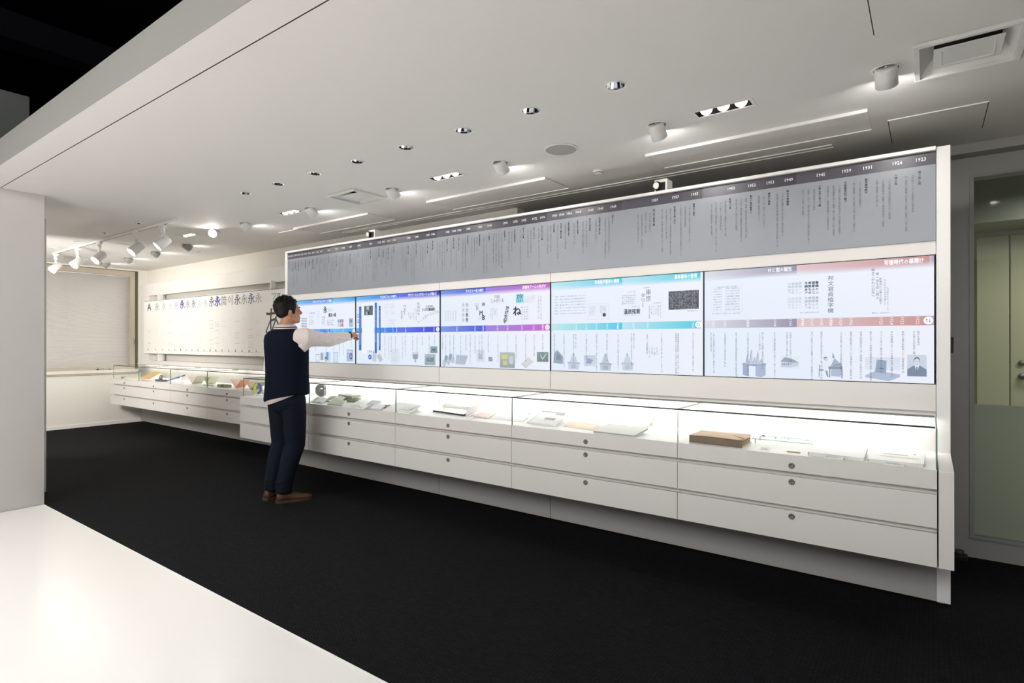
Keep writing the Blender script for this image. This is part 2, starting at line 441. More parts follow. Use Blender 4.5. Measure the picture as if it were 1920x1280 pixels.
# dark void above the gallery
m = MB(); m.box(-14, 6, -8, 7, 6.0, 6.1); struct('ceiling.001', m, 'void_black')
m = MB(); m.box(-13.2, -13, -8, 7, 0, 6.0); struct('wall_void', m, 'void_black')
m = MB(); m.box(-13.2, 6, 6.6, 6.8, 2.96, 6.0); struct('wall_void.001', m, 'void_black')
m = MB(); m.box(-7.4, -7.0, -4, 1.694, 2.705, 3.66); struct('wall_upper', m, 'void_grey')
m = MB(); m.box(-9.4, -9.0, -6, 5.2, 4.99, 5.32); struct('trim_3', m, 'void_beam')

def circ(x, y, r, n=24): return [(x+r*math.cos(6.2832*k/n), y+r*math.sin(6.2832*k/n)) for k in range(n)]
def rect(x0, x1, y0, y1): return [(x0, y0), (x1, y0), (x1, y1), (x0, y1)]
DL = [(-1.168+.012, 2.385), (-1.629, 2.391), (-2.083, 2.396), (-2.542, 2.400), (-2.996, 2.400), (-3.448, 2.398), (-3.899, 2.394), (-4.354, 2.390)]
DLF = [(-6.309, 2.381), (-7.164, 2.375), (-7.999, 2.369), (-8.772, 2.362)]
DLS = [(-9.659, 2.962), (-9.615, 3.54)]
MULTI = [(-.833, 2.94), (-2.762, 2.985), (-4.668, 2.985), (-6.565, 2.965)]
ACN = (.128, 2.935, .155, .165)              # near vent: centre and half sizes
ACF = (-3.715, 2.975, .155, .155)
holes = [circ(x, y, .046) for x, y in DL+DLF]+[circ(x, y, .030, 16) for x, y in DLS]
holes += [rect(x-.134, x+.134, y-.04, y+.04) for x, y in MULTI]
holes += [rect(a-c, a+c, b-d, b+d) for a, b, c, d in (ACN, ACF)]
EYE = [(-.146, 2.925), (-1.185, 2.95), (-2.26, 2.965), (-3.32, 2.985), (-4.38, 2.995), (-5.45, 2.99)]
EYEF = [(-7.2, 3.225), (-8.1, 3.235), (-9.0, 3.25), (-9.83, 3.25)]
holes += [circ(x, y, .047) for x, y in EYE+EYEF+[(-6.05, 2.99), (.43, 2.905)]]
c = curve_plate('ceiling', (-10.6, 3.2, 1.2105, 4.6), holes, ZC, ZC+.02, 'ceiling_paint'); props(c, kind='structure')
m = MB(); m.box(-10.6, 3.2, 1.21, 4.6, 2.66, 2.7); struct('ceiling.002', m, 'void_black')

# end wall with the window opening (Y 1.6 .. 3.925)
m = MB(); m.box(XE-.2, XE, 1.0, 4.3, -.1, .80); m.box(XE-.2, XE, 3.925, 4.3, .80, 2.66); m.box(XE-.2, XE, 1.0, 3.925, 2.449, 2.66); m.box(XE-.2, XE, 1.0, 1.6, .8, 2.45)
struct('wall_end', m, 'beige_paint')
m = MB(); m.box(XE, XE+.012, 1.2, 4.05, 0, .05); struct('baseboard_end', m, 'paint')
# window
w = bpy.data.objects.new('window_1', None); COL.objects.link(w); w.location = (XE, 2.8, .8); props(w, kind='structure')
m = MB()
m.box(XE-.06, XE-.01, 3.812, 3.876, .9165, 2.3615); m.box(XE-.06, XE-.01, 1.62, 3.876, 2.362, 2.4395); m.box(XE-.06, XE-.01, 1.62, 3.876, .8625, .916); m.box(XE-.06, XE-.01, 1.62, 1.68, .9165, 2.3615)
m.box(XE-.045, XE-.002, 3.806, 3.818, .905, 2.372)
m.build('window_frame', 'aluminium', w)
m = MB(); m.box(XE-.2, XE-.03, 3.8765, 3.9245, .8625, 2.4395); m.box(XE-.2, XE-.02, 1.6, 3.9245, 2.440, 2.4485); m.build('reveal', 'reveal', w)
m = MB(); m.box(XE-.040, XE-.034, 1.68, 3.812, .916, 2.362); m.build('pane', 'window_glass', w)
m = MB(); m.box(XE-.2, XE+.035, 1.6, 3.93, .815, .862, 0, .004); m.box(XE-.01, XE+.022, 1.6, 3.9, .79, .815, 1); m.build('window_sill', ['beige_paint', 'aluminium'], w)
m = MB(); m.box(XE-.012, XE+.004, 3.836, 3.856, 1.21, 1.36, 0, .003); m.box(XE+.002, XE+.022, 3.838, 3.854, 1.27, 1.335, 1, .003)
m.build('window_handle', ['aluminium', 'frame_grey'], w)
bl = thing('window_blind', 'pale horizontal slat blind hanging behind the window pane', 'blind', (XE-.10, 2.8, 2.36))
m = MB()
for k in range(98):
    z = .925+k*.0147
    m.hexa([(XE-.112, 1.66, z), (XE-.090, 1.66, z+.007), (XE-.090, 3.83, z+.007), (XE-.112, 3.83, z), (XE-.112, 1.66, z+.0007), (XE-.090, 1.66, z+.0077), (XE-.090, 3.83, z+.0077), (XE-.112, 3.83, z+.0007)])
m.build('slats', 'blind', bl, kind='stuff')
m = MB(); m.box(XE-.118, XE-.085, 1.66, 3.83, 2.35, 2.385); m.build('head_rail', 'blind', bl)
m = MB()
for k in range(104): m.ball((XE-.078, 3.014, .95+k*.0135), .0042, 0, 6, 4)
m.build('bead_chain', 'trim_white', bl, kind='stuff')
m = MB(); m.box(XE-.196, XE-.19, 1.5, 4.0, .8, 2.6); struct('window_1_backing', m, 'blind', w)

# far back wall and the wall with the door
m = MB(); m.box(-10.6, -2.9, YB, YB+.1, 0, ZC+.1); struct('wall_back', m, 'beige_paint')
m = MB(); m.box(-2.9, -.5, YD, YD+.1, 0, ZC+.1); m.box(-3.0, -2.9, YB+.1, YD+.1, 0, ZC+.1); struct('wall_back.001', m, 'wall_grey')
m = MB()
m.box(-.5, .216, YD, YD+.12, 0, ZC+.1); m.box(1.25, 3.2, YD, YD+.12, 0, ZC+.1); m.box(.216, 1.25, YD, YD+.12, 2.296, ZC+.1); m.box(.216, 1.25, YD, YD+.12, -.02, .128)
struct('wall_door', m, 'wall_grey')
m = MB(); m.box(-.5, 3.2, 4.305, YD, 2.415, ZC+.02); struct('trim_4', m, 'wall_grey')
dr = bpy.data.objects.new('door_1', None); COL.objects.link(dr); dr.location = (.7, YD, 0); props(dr, kind='structure')
m = MB()
for a in ((.200, .222, .1365, 2.2895), (1.244, 1.266, .1365, 2.2895)): m.box(a[0], a[1], YD-.012, YD+.03, a[2], a[3])
m.box(.2, 1.266, YD-.012, YD+.03, .116, .136); m.box(.2, 1.266, YD-.012, YD+.03, 2.290, 2.304)
m.build('door_frame', 'frame_grey', dr)
m = MB(); m.box(.222, 1.244, YD+.016, YD+.024, .136, 2.290); m.build('pane', 'door_glass', dr)
m = MB(); m.box(.222, 1.244, YD+.0245, YD+.0265, .136, .925); m.build('frosted_film', 'frost_film', dr, label='frosted film on the lower half')
# the room seen through the glass door
m = MB()
m.box(.0, 2.6, 6.24, 6.3, 0, 2.9); struct('wall_corridor', m, 'panel_green')
m = MB(); m.box(.0, 2.6, 5.7, 6.24, 2.22, 2.9); struct('trim_5', m, 'dark_olive')
m = MB(); m.box(.0, 2.6, 4.6, 6.3, -.1, 0); struct('floor_corridor', m, 'wall_grey')
m = MB(); m.box(-.05, .0, 4.54, 6.3, 0, 2.9); m.box(2.6, 2.65, 4.54, 6.3, 0, 2.9); struct('wall_corridor.001', m, 'dark_olive')
m = MB(); m.box(-.05, 2.65, 4.54, 6.3, 2.9, 2.95); struct('ceiling_corridor', m, 'dark_olive')
d2 = bpy.data.objects.new('door_2', None); COL.objects.link(d2); d2.location = (.8, 6.2, 0); props(d2, kind='structure')
m = MB(); m.box(.33, .538, 6.205, 6.235, .02, 2.18, 0, .003); m.box(.545, 1.4, 6.205, 6.235, .02, 2.18, 0, .003); m.build('door_leaf', 'panel_green', d2)
m = MB(); m.cyl((.615, 6.205, 1.02), (.615, 6.185, 1.02), .025); m.cyl((.615, 6.19, 1.02), (.615, 6.15, 1.02), .009); m.cyl((.615, 6.152, 1.02), (.73, 6.152, 1.02), .009)
m.cyl((.615, 6.205, 1.13), (.615, 6.185, 1.13), .022)
m.build('door_handle', 'lock_metal', d2)

# ================================================================== THE EXHIBITION WALL
YW = 3.53
XR, XL = .030, -5.560
ew = thing('exhibition_stand', 'long free-standing white exhibition wall with grey timeline header and built-in screens', 'exhibition stand', (-2.77, YW, 0))
SC = [(-1.117, .027), (-2.231, -1.117), (-3.331, -2.231), (-4.437, -3.331), (-5.537, -4.437)]     # screens, right to left
ZS0, ZS1 = 1.088, 1.735
def mbx(*a, **k): return MB().box(*a, **k)
mbx(XL, XR, YW+.06, YW+.20, .02, 2.25).build('core', 'shaded_lacquer', ew)
for (a, b) in ((-2.229, XR), (-3.338, -2.233), (XL, -3.342)):
    mbx(a, b, YW, YW+.06, ZS1, 1.803, b=.001).build('upper_rail', 'paint', ew)
    mbx(a, b, YW, YW+.06, .954, ZS0, b=.001).build('lower_panel', 'paint', ew)
for (a, b) in ((-2.229, .031), (-3.338, -2.233), (-5.6, -3.342)):
    mbx(a, b, YW, YW+.06, .012, .748, b=.001).build('base_panel', 'shaded_lacquer', ew)
    mbx(a, b, YW, YW+.06, .75, .93, b=.001).build('case_back', 'paint', ew)
mbx(XL, XR, YW+.002, YW+.06, .93, .953).build('recess', 'shaded_lacquer', ew)
mbx(XL, XR, YW-.055, YW+.01, .932, .945, b=.001).build('ledge', 'paint', ew)
mbx(XR+.002, .088, YW-.004, YW+.22, .012, 2.267, b=.0012).build('side_panel', 'trim_white', ew)
mbx(-5.612, XL-.001, YW-.004, YW+.22, .012, 2.232+.033, b=.0012).build('side_panel', 'trim_white', ew)
mbx(XL, XR, YW-.030, YW+.20, 2.248, 2.2665, b=.001).build('top_trim', 'trim_white', ew)
mbx(XL, XR, YW-.006, YW+.06, 1.803, 2.248).build('header_panel', 'header_grey', ew)
for x in (.05, -5.58): mbx(x-.012, x+.012, YW+.02, YW+.06, 0, .013).build('foot', 'mid_grey', ew)
# header print: dark band with the years, small columns of chronicle below
ink = Ink(YW-.0063)
SPL = [XR, -0.5995, -1.1214, -1.6635, -2.2581, -2.8455, -3.3617, -3.8539, -4.3933, -4.8203, XL]
for i in range(10):
    a, b = SPL[i+1], SPL[i]
    ink.hgrad(a, 2.183, b, 2.248, (92, 91, 100) if i % 2 else (80, 78, 88), (62, 60, 69) if i % 2 else (68, 66, 76))
YEARS = [(1923,-0.0318),(1926,-0.1297),(1931,-0.2602),(1939,-0.3552),(1945,-0.4772),(1949,-0.6379),(1951,-0.7362),(1952,-0.8351),(1953,-0.9531),(1955,-1.1709),(1957,-1.2929),(1959,-1.4309),(1960,-1.724),(1961,-1.823),(1963,-1.8973),(1964,-1.9948),(1966,-2.0686),(1968,-2.1324),(1969,-2.1915),(1970,-2.2954),(1972,-2.3664),(1975,-2.4632),(1976,-2.5426),(1978,-2.6392),(1980,-2.7915),(1981,-2.8892),(1982,-3.0121),(1983,-3.1097),(1984,-3.1683),(1985,-3.2398),(1986,-3.4053),(1987,-3.4684),(1988,-3.6039),(1989,-3.7035),(1990,-3.8889),(1991,-3.9631),(1992,-4.0314),(1993,-4.0898),(1994,-4.2088),(1995,-4.3777),(1997,-4.5045),(1998,-4.6143),(1999,-4.7183),(2000,-4.8375),(2001,-4.9642),(2002,-5.031),(2003,-5.1033),(2004,-5.1674),(2005,-5.2323),(2006,-5.2934),(2007,-5.3552),(2008,-5.413),(2009,-5.4714),(2010,-5.5255)]
rng = random.Random(5)
for i, (y, x) in enumerate(YEARS):
    w_ = glyph(str(y))[2]*.0235; ink.heavy(str(y), x-w_/2, 2.2075, .0235, .0245, (242, 242, 244), t=.016)
    nx = YEARS[i+1][1] if i+1 < len(YEARS) else XL+.01
    n = max(1, min(int((x-nx)/.0275), rng.choice((4, 4, 5, 5, 6))))
    for k in range(n):
        xc = x-.004-k*.0275
        if xc < nx+.012 and k: break
        ln = rng.uniform(.055, .12) if k == 0 else rng.uniform(.12, .315)
        z1 = 2.160 if k == 0 else 2.150-rng.uniform(0, .008)
        cnt = int(ln/(.0130 if k == 0 else .0112))
        ink.vcol(filler(cnt), xc, z1, z1-ln, .0135 if k == 0 else .0108, (70, 74, 80) if k == 0 else (92, 96, 102), bold=(k == 0))
ink.build('header_print', 'wall_print', ew, kind='stuff')

# ------------------------------------------------------------------ the five screens
SY = YW+.006
def screen(i, label):
    a, b = SC[i][0]+.0006, SC[i][1]-.0006
    t = thing('video_screen', label, 'screen', ((a+b)/2, YW, ZS0), 'screens in the exhibition wall')
    m = MB(); e = .0035
    m.box(a, b, YW-.001, YW+.05, ZS0, ZS0+e); m.box(a, b, YW-.001, YW+.05, ZS1-e, ZS1); m.box(a, a+e, YW-.001, YW+.05, ZS0, ZS1); m.box(b-e, b, YW-.001, YW+.05, ZS0, ZS1)
    m.box(a, b, YW+.04, YW+.055, ZS0, ZS1)
    m.build('bezel', 'bezel', t)
    return t, Ink(SY), a+e, b-e
BG0, BG1 = (226, 238, 253), (236, 240, 252)
INKC = (82, 92, 112); PALE = (150, 162, 182); BLUE = (84, 112, 190)
ZB0, ZB1 = 1.3835, 1.4308          # timeline band
def base(k, a, b, bg=BG1):
    k.quad4(a, ZS0, b, ZS1, (225, 236, 251), bg, (239, 241, 252), (231, 240, 252), -.0004)
def bands(k, segs):
    for (x0, x1, cl, cr) in segs:
        k.hgrad(x0, 1.706, x1, ZS1-.003, cl, cr, .0002)
        f = lambda c: tuple(int(q*.25+w*.75) for q, w in zip(c, (232, 238, 252)))
        k.quad4(x0, 1.672, x1, 1.706, (232, 238, 252), (234, 239, 252), cr, cl, .0002)
        k.hgrad(x0, ZB0, x1, ZB1, cl, cr, .0002)
def years(k, lst):
    for (x, y, bold) in lst: (k.heavy if bold else k.glyph)(str(y), x-.008, (ZB0+ZB1)/2+.024, .0215, .0215, (252, 252, 254), .0008, -math.pi/2)
def arrows(k, x):
    zc = (ZB0+ZB1)/2; k.disc(x, zc, .020, (250, 250, 252), .0009, 24)
    for s in (-1, 1):
        k.line(x+s*.006, zc-.009, x+s*.006, zc+.009, .002, (120, 120, 128), .0012); k.poly([(x+s*.006-.004, zc-s*.004), (x+s*.006+.004, zc-s*.004), (x+s*.006, zc-s*.011)], (120, 120, 128), .0012)
def chron(k, lst, c=INKC):
    for (x, dz) in lst:
        k.vcol(filler(int(dz/.0118)), x, 1.356, 1.356-dz, .0112, c, .0014)
        if dz > .16: k.frame(x-.004, 1.356-dz-.014, x+.004, 1.356-dz-.006, .0012, c, .0014)
def rowtext(k, x0, z0, x1, z1, rows, c, fill=1.0, vertical=False):
    if vertical:
        p = (x1-x0)/rows
        for r in range(rows):
            ln = (z1-z0)*random.uniform(.6, 1)*fill
            k.vcol(filler(max(2, int(ln/p*.9))), x0+(r+.5)*p, z1, z1-ln, p*.72, c, .0014)
        return
    p = (z1-z0)/rows
    for r in range(rows):
        n = max(2, int((x1-x0)/p*1.0)); k.hrow(filler(n), x0, x0+(x1-x0)*(1 if fill == 1 else random.uniform(fill, 1)), z1-(r+.8)*p, p*.72, c, .0014)
def shade(k, x0, z0, x1, z1, c, c2=None, dy=.0004): k.quad4(x0, z0, x1, z1, c, c, c2 or c, c2 or c, dy)

# --- first screen (right): the beginnings
t, k, a, b = screen(0, 'rightmost wall screen with dusty pink bands and a small portrait at its lower corner')
base(k, a, b); xs = -0.5981
bands(k, [(a, xs, (218, 220, 232), (150, 144, 168)), (xs, 0.0051, (222, 196, 202), (200, 146, 144)), (0.0051, b, (206, 184, 200), (178, 164, 190))])
k.hrow('MC型の誕生', -0.7491, -0.6214, 1.703, .026, (250, 250, 252), .0008, True)
k.hrow('写植時代の幕開け', -0.1871, -0.0165, 1.7005, .0275, (250, 250, 252), .0008, True)
years(k, [(-0.0427,1922,0),(-0.1071,1923,0),(-0.1525,1924,0),(-0.1988,1925,0),(-0.333,1926,0),(-0.3827,1929,0),(-0.4282,1930,1),(-0.4746,1935,0),(-0.5217,1937,0),(-0.5671,1940,1),(-0.6296,1946,0),(-0.7106,1948,0),(-0.8589,1950,1),(-0.9904,1952,0),(-1.06,1953,0)])
arrows(k, -0.0003)
chron(k, [(-0.0405,.075),(-0.0581,.13),(-0.1049,.20),(-0.1525,.22),(-0.1988,.20),(-0.2447,.26),(-0.2891,.235),(-0.3342,.24),(-0.3802,.22),(-0.4746,.245),(-0.5217,.25),(-0.6296,.17),(-0.6475,.15),(-0.7134,.255),(-0.778,.20),(-0.794,.105),(-0.8589,.24),(-0.9254,.28),(-0.9904,.19),(-1.0568,.23),(-1.0728,.115)])
k.vcol('邦文寫眞植字機', -0.43, 1.6623, 1.4561, .030, (66, 76, 100), .0014)
k.vcol('第一歩を印し給ふ', -0.2152, 1.6642, 1.5221, .0165, (80, 92, 116), .0014)
k.vcol('御あこがれの日本へ', -0.234, 1.6851, 1.5342, .0165, (60, 70, 92), .0014)
k.vcol('新東洲の公事上公明す', -0.2011, 1.6354, 1.4937, .0135, (80, 92, 116), .0014)
k.vcol('外けれが行ひ洗ひ業りに', -0.1813, 1.6259, 1.4903, .011, (96, 108, 130), .0014)
k.vcol('人は動せをめざまてした', -0.1698, 1.5837, 1.4622, .009, (96, 108, 130), .0014)
def blk(x0, z0, x1, z1, rows, c, bold=False):
    p = (z1-z0)/len(rows)
    for r, tx in enumerate(rows): k.hrow(tx, x0, x1, z1-(r+.82)*p, p*.88, c, .0014, bold)
FOUR = ['永東国書', '調風愛機', 'あなふの', 'アタユン']
blk(-0.559,1.564,-0.4875,1.6369, FOUR, (66, 76, 98), True); blk(-0.6447,1.5682,-0.571,1.6362, FOUR, (150, 160, 180))
blk(-0.559,1.4807,-0.4875,1.5532, FOUR, (112, 122, 146)); blk(-0.6448,1.4836,-0.571,1.5527, FOUR, (184, 194, 212))
X0, Z0, X1, Z1 = -1.0696,1.4816,-0.8919,1.6372
k.frame(X0, Z0, X1, Z1, .001, (206, 212, 224), .0006)
for r in range(9):
    z = Z1-.012-(r+.5)*(Z1-Z0-.014)/9
    k.hrow(filler(6), X0+.01, X0+.062, z, .0085, (130, 140, 160), .0014); k.hrow(filler(11), X0+.082, X1-.012, z, .0095, (72, 82, 104) if r in (3, 6) else (130, 140, 160), .0014)
k.hrow(filler(10), X0+.03, X1-.03, Z1-.010, .008, (110, 118, 136), .0014)
for (c0, c1, z) in ((-1.0664, -0.9011, 1.4678), (-0.5805, -0.4876, 1.4606), (-0.24, -0.1594, 1.448)): k.hrow(filler(int((c1-c0)/.0082)), c0, c1, z, .0085, BLUE, .0014)
# pictures
X0, Z0, X1, Z1 = -0.087,1.1256,-0.0069,1.2352
shade(k, X0, Z0, X1, Z1, (196, 206, 222), (206, 215, 230)); w_ = X1-X0; h_ = Z1-Z0; cx = (X0+X1)/2
k.poly([(X0, Z0), (X1, Z0), (X1, Z0+h_*.32), (cx+w_*.16, Z0+h_*.50), (cx-w_*.16, Z0+h_*.50), (X0, Z0+h_*.32)], (122, 138, 162), .0008)
k.poly([(cx-w_*.13, Z0+h_*.52), (cx+w_*.13, Z0+h_*.52), (cx, Z0+h_*.2)], (226, 232, 242), .001); k.poly([(cx-w_*.03, Z0+h_*.44), (cx+w_*.03, Z0+h_*.44), (cx+w_*.02, Z0+h_*.2), (cx-w_*.02, Z0+h_*.2)], (92, 104, 128), .0012)
k.disc(cx, Z0+h_*.70, w_*.165, (104, 116, 138), .0010, 18, h_*.205); k.disc(cx, Z0+h_*.655, w_*.148, (214, 220, 232), .0012, 18, h_*.175)
for s in (-1, 1): k.rect(cx+s*w_*.06-w_*.03, Z0+h_*.68, cx+s*w_*.06+w_*.03, Z0+h_*.70, (122, 132, 152), .0014)
k.rect(cx-w_*.05, Z0+h_*.55, cx+w_*.05, Z0+h_*.565, (150, 156, 172), .0014)
X0, Z0, X1, Z1 = -0.2699,1.0966,-0.1162,1.2201; w_ = X1-X0; h_ = Z1-Z0
k.quad4(X0, Z0+h_*.45, X1, Z1, (222, 230, 244), (222, 230, 244), (214, 224, 240), (214, 224, 240), .0004)
k.poly([(X0, Z0+h_*.22), (X0+w_*.3, Z0+h_*.42), (X1, Z0+h_*.30), (X1-w_*.02, Z0+h_*.18), (X0+w_*.68, Z0), (X0, Z0+h_*.14)], (176, 190, 212), .0006)
k.poly([(X0+w_*.28, Z0+h_*.36), (X0+w_*.60, Z0+h_*.30), (X0+w_*.62, Z0+h_*.86), (X0+w_*.34, Z0+h_*.90)], (150, 166, 192), .0008); k.rect(X0+w_*.40, Z0+h_*.5, X0+w_*.55, Z0+h_*.55, (110, 124, 150), .001)
X0, Z0, X1, Z1 = -0.4877,1.0996,-0.3702,1.2447; w_ = X1-X0; h_ = Z1-Z0
def P(*q): return [(X0+w_*u, Z0+h_*v) for u, v in q]
k.poly(P((.0, .05), (.03, .05), (.05, .52), (.02, .52)), (120, 130, 150), .0006); k.poly(P((.0, .30), (.22, .30), (.22, .34), (.0, .34)), (120, 130, 150), .0006)
k.poly(P((.08, .32), (.30, .30), (.42, .44), (.34, .62), (.14, .60)), (232, 236, 244), .0006); k.disc(X0+w_*.30, Z0+h_*.72, w_*.075, (206, 212, 224), .0008); k.disc(X0+w_*.28, Z0+h_*.76, w_*.08, (112, 122, 142), .0007)
k.poly(P((.26, .30), (.34, .06), (.40, .06), (.36, .30)), (150, 158, 174), .0008)
k.poly(P((.40, .36), (.96, .36), (.96, .46), (.40, .46)), (136, 150, 174), .0008); k.poly(P((.42, .05), (.47, .05), (.47, .36), (.42, .36)), (136, 150, 174), .0007); k.poly(P((.92, .02), (.97, .02), (.97, .36), (.92, .36)), (136, 150, 174), .0007); k.poly(P((.5, .10), (.9, .08), (.9, .36), (.5, .36)), (176, 188, 208), .0006)
k.poly(P((.48, .46), (.64, .78), (.86, .60), (.98, .46)), (170, 182, 204), .0009); k.poly(P((.55, .78), (.58, 1.0), (.66, .76)), (150, 162, 186), .0009); k.line(X0+w_*.6, Z0+h_*.5, X0+w_*.9, Z0+h_*.55, .004, (110, 122, 146), .0012)
X0, Z0, X1, Z1 = -0.6839,1.1501,-0.586,1.2185; w_ = X1-X0; h_ = Z1-Z0
shade(k, X0, Z0, X1, Z1, (224, 231, 243), (228, 235, 247)); k.poly(P((.02, .55), (.22, .92), (.62, .80), (.98, .50), (.6, .46)), (150, 164, 186), .0006); k.poly(P((.05, .08), (.5, .06), (.98, .22), (.98, .50), (.55, .48), (.05, .56)), (200, 210, 226), .0007)
for u in (.1, .2, .32, .42): k.rect(X0+w_*u, Z0+h_*.24, X0+w_*(u+.06), Z0+h_*.42, (140, 154, 176), .0009)
X0, Z0, X1, Z1 = -0.8906,1.0939,-0.7592,1.2591; w_ = X1-X0; h_ = Z1-Z0
k.poly(P((0, .42), (.6, .38), (1, .44), (1, .50), (.6, .46), (0, .50)), (152, 168, 196), .0006)
k.poly(P((.02, .06), (.28, .02), (.28, .42), (.02, .44)), (160, 176, 204), .0006); k.poly(P((.56, .04), (.78, 0), (.98, .08), (.98, .44), (.56, .40)), (170, 184, 210), .0006)
for u, v in ((.2, .8), (.36, .98), (.5, .72), (.64, .92), (.78, .66)): k.poly(P((u-.08, .46), (u+.1, .46), (u+.04, v), (u-.02, v-.1)), (196, 206, 224), .0007); k.line(X0+w_*(u-.05), Z0+h_*.5, X0+w_*(u+.03), Z0+h_*v, .0022, (130, 144, 170), .0009)
k.build('display', 'screen_print', t, kind='stuff')

# --- second screen: turquoise
t, k, a, b = screen(1, 'turquoise-banded wall screen with a black character chart, second from the right')
base(k, a, b); xs = -1.6635
T0, T1 = (176, 228, 240), (72, 206, 230)
bands(k, [(a, xs, (190, 232, 234), (70, 200, 232)), (xs, -1.1378, (186, 226, 240), (60, 206, 224))])
k.hrow('写真植字書体の展開', -1.8724, -1.685, 1.7015, .0275, (250, 252, 252), .0008, True)
k.hrow('基本書体の登場', -1.3033, -1.1593, 1.7015, .0275, (250, 252, 252), .0008, True)
years(k, [(-1.1842,1954,0),(-1.482,1956,0),(-1.5828,1957,0),(-1.6948,1960,1),(-1.7743,1961,0),(-1.8558,1962,0),(-1.9351,1963,0),(-2.0163,1964,0)])
arrows(k, -1.151)
chron(k, [(-1.1842,.22),(-1.2791,.24),(-1.2929,.27),(-1.3878,.235),(-1.4857,.14),(-1.579,.10),(-1.5961,.22),(-1.6928,.22),(-1.7763,.17),(-1.8558,.24),(-1.9351,.21),(-2.0207,.10),(-2.038,.20),(-2.1173,.22),(-2.1984,.19)])
X0, Z0, X1, Z1 = -1.3418,1.5053,-1.1493,1.6227
k.rect(X0, Z0, X1, Z1, (36, 40, 48), .0006)
for r in range(12):
    z = Z1-(r+.8)*(Z1-Z0)/12; k.hrow(filler(20), X0+.004, X1-.004, z, .0085, (196, 202, 214), .0012)
k.vcol('東京', -1.4783, 1.6456, 1.562, .040, (70, 80, 102), .0014); k.vcol('タワー', -1.5152, 1.6214, 1.525, .034, (70, 80, 102), .0014)
k.hrow('温故知新', -1.6519, -1.532, 1.4888, .036, (64, 74, 96), .0014, True)
rowtext(k, -1.6519,1.4744,-1.5339,1.4835, 1, PALE); rowtext(k, -1.6674,1.5502,-1.5639,1.6168, 5, (120, 130, 152)); rowtext(k, -1.4783,1.4489,-1.3878,1.5377, 6, (140, 150, 172), vertical=True)
for r in range(7):
    z = 1.6227-r*.0205; k.hrow(filler(4), -2.1984, -2.1621, z, .0105, BLUE, .0014); k.hrow(filler(17), -2.1531, -1.9394, z, .0105, (84, 94, 116) if r in (1, 3) else (146, 156, 176), .0014)
X0, Z0, X1, Z1 = -1.9267,1.4557,-1.7623,1.5647; k.frame(X0, Z0, X1, Z1, .002, (206, 214, 228), .0006); k.rect((X0+X1)/2-.001, Z0, (X0+X1)/2+.001, Z1, (206, 214, 228), .0006)
rowtext(k, X0+.012, Z0+.012, (X0+X1)/2-.016, Z1-.014, 8, (150, 160, 180), vertical=True); rowtext(k, (X0+X1)/2+.012, Z0+.012, X1-.014, Z1-.014, 8, (120, 130, 152), vertical=True); k.disc(X1-.035, Z0+.03, .013, (60, 66, 80), .0016)
for (c0, c1, z) in ((-1.5115, -1.4673, 1.6515), (-1.6287, -1.5677, 1.6291), (-1.5942, -1.5376, 1.5306), (-1.4491, -1.3914, 1.5494), (-1.2211, -1.151, 1.4902)): k.hrow(filler(int((c1-c0)/.0095)), c0, c1, z, .009, BLUE, .0014)
def machine(x0, z0, x1, z1, c, c2):
    global X0, Z0, w_, h_
    X0, Z0, w_, h_ = x0, z0, x1-x0, z1-z0
    k.poly(P((.1, .0), (.9, .0), (.95, .36), (.05, .36)), c, .0006); k.poly(P((0, .36), (1, .34), (.96, .44), (.04, .46)), c2, .0008); k.poly(P((.2, .46), (.8, .44), (.66, .78), (.34, .80)), c, .0007); k.poly(P((.38, .8), (.6, .8), (.52, 1.0), (.44, 1.0)), c2, .0008)
    k.poly(P((.3, .06), (.7, .06), (.7, .3), (.3, .3)), c2, .0009)
    for u in (.3, .45, .6): k.line(x0+w_*u, z0+h_*.5, x0+w_*(u+.06), z0+h_*.72, .0025, c2, .0011)
X0, Z0, X1, Z1 = -2.2075,1.1397,-2.1262,1.2414; w_ = X1-X0; h_ = Z1-Z0
k.poly(P((0, .08), (.9, 0), (1, .1), (1, .55), (.4, 1), (.1, .8)), (152, 168, 186), .0006); k.poly(P((.25, .3), (.8, .25), (.8, .55), (.4, .8)), (128, 144, 166), .0008)
machine(-2.0907,1.1042,-1.9862,1.22, (200, 210, 226), (176, 188, 208)); machine(-1.8353,1.1041,-1.7403,1.2193, (188, 200, 214), (164, 178, 196)); machine(-1.6714,1.1089,-1.5791,1.2248, (204, 214, 228), (182, 194, 212))
X0, Z0, X1, Z1 = -1.9563,1.1305,-1.8641,1.2067; w_ = X1-X0; h_ = Z1-Z0; shade(k, X0, Z0, X1, Z1, (208, 218, 234), (192, 204, 222)); k.poly(P((.2, .25), (.6, .2), (.8, .6), (.3, .75)), (150, 166, 192), .0008)
rowtext(k, -1.4968,1.1908,-1.4093,1.2681, 5, (120, 134, 152), vertical=True)
k.build('display', 'screen_print', t, kind='stuff')

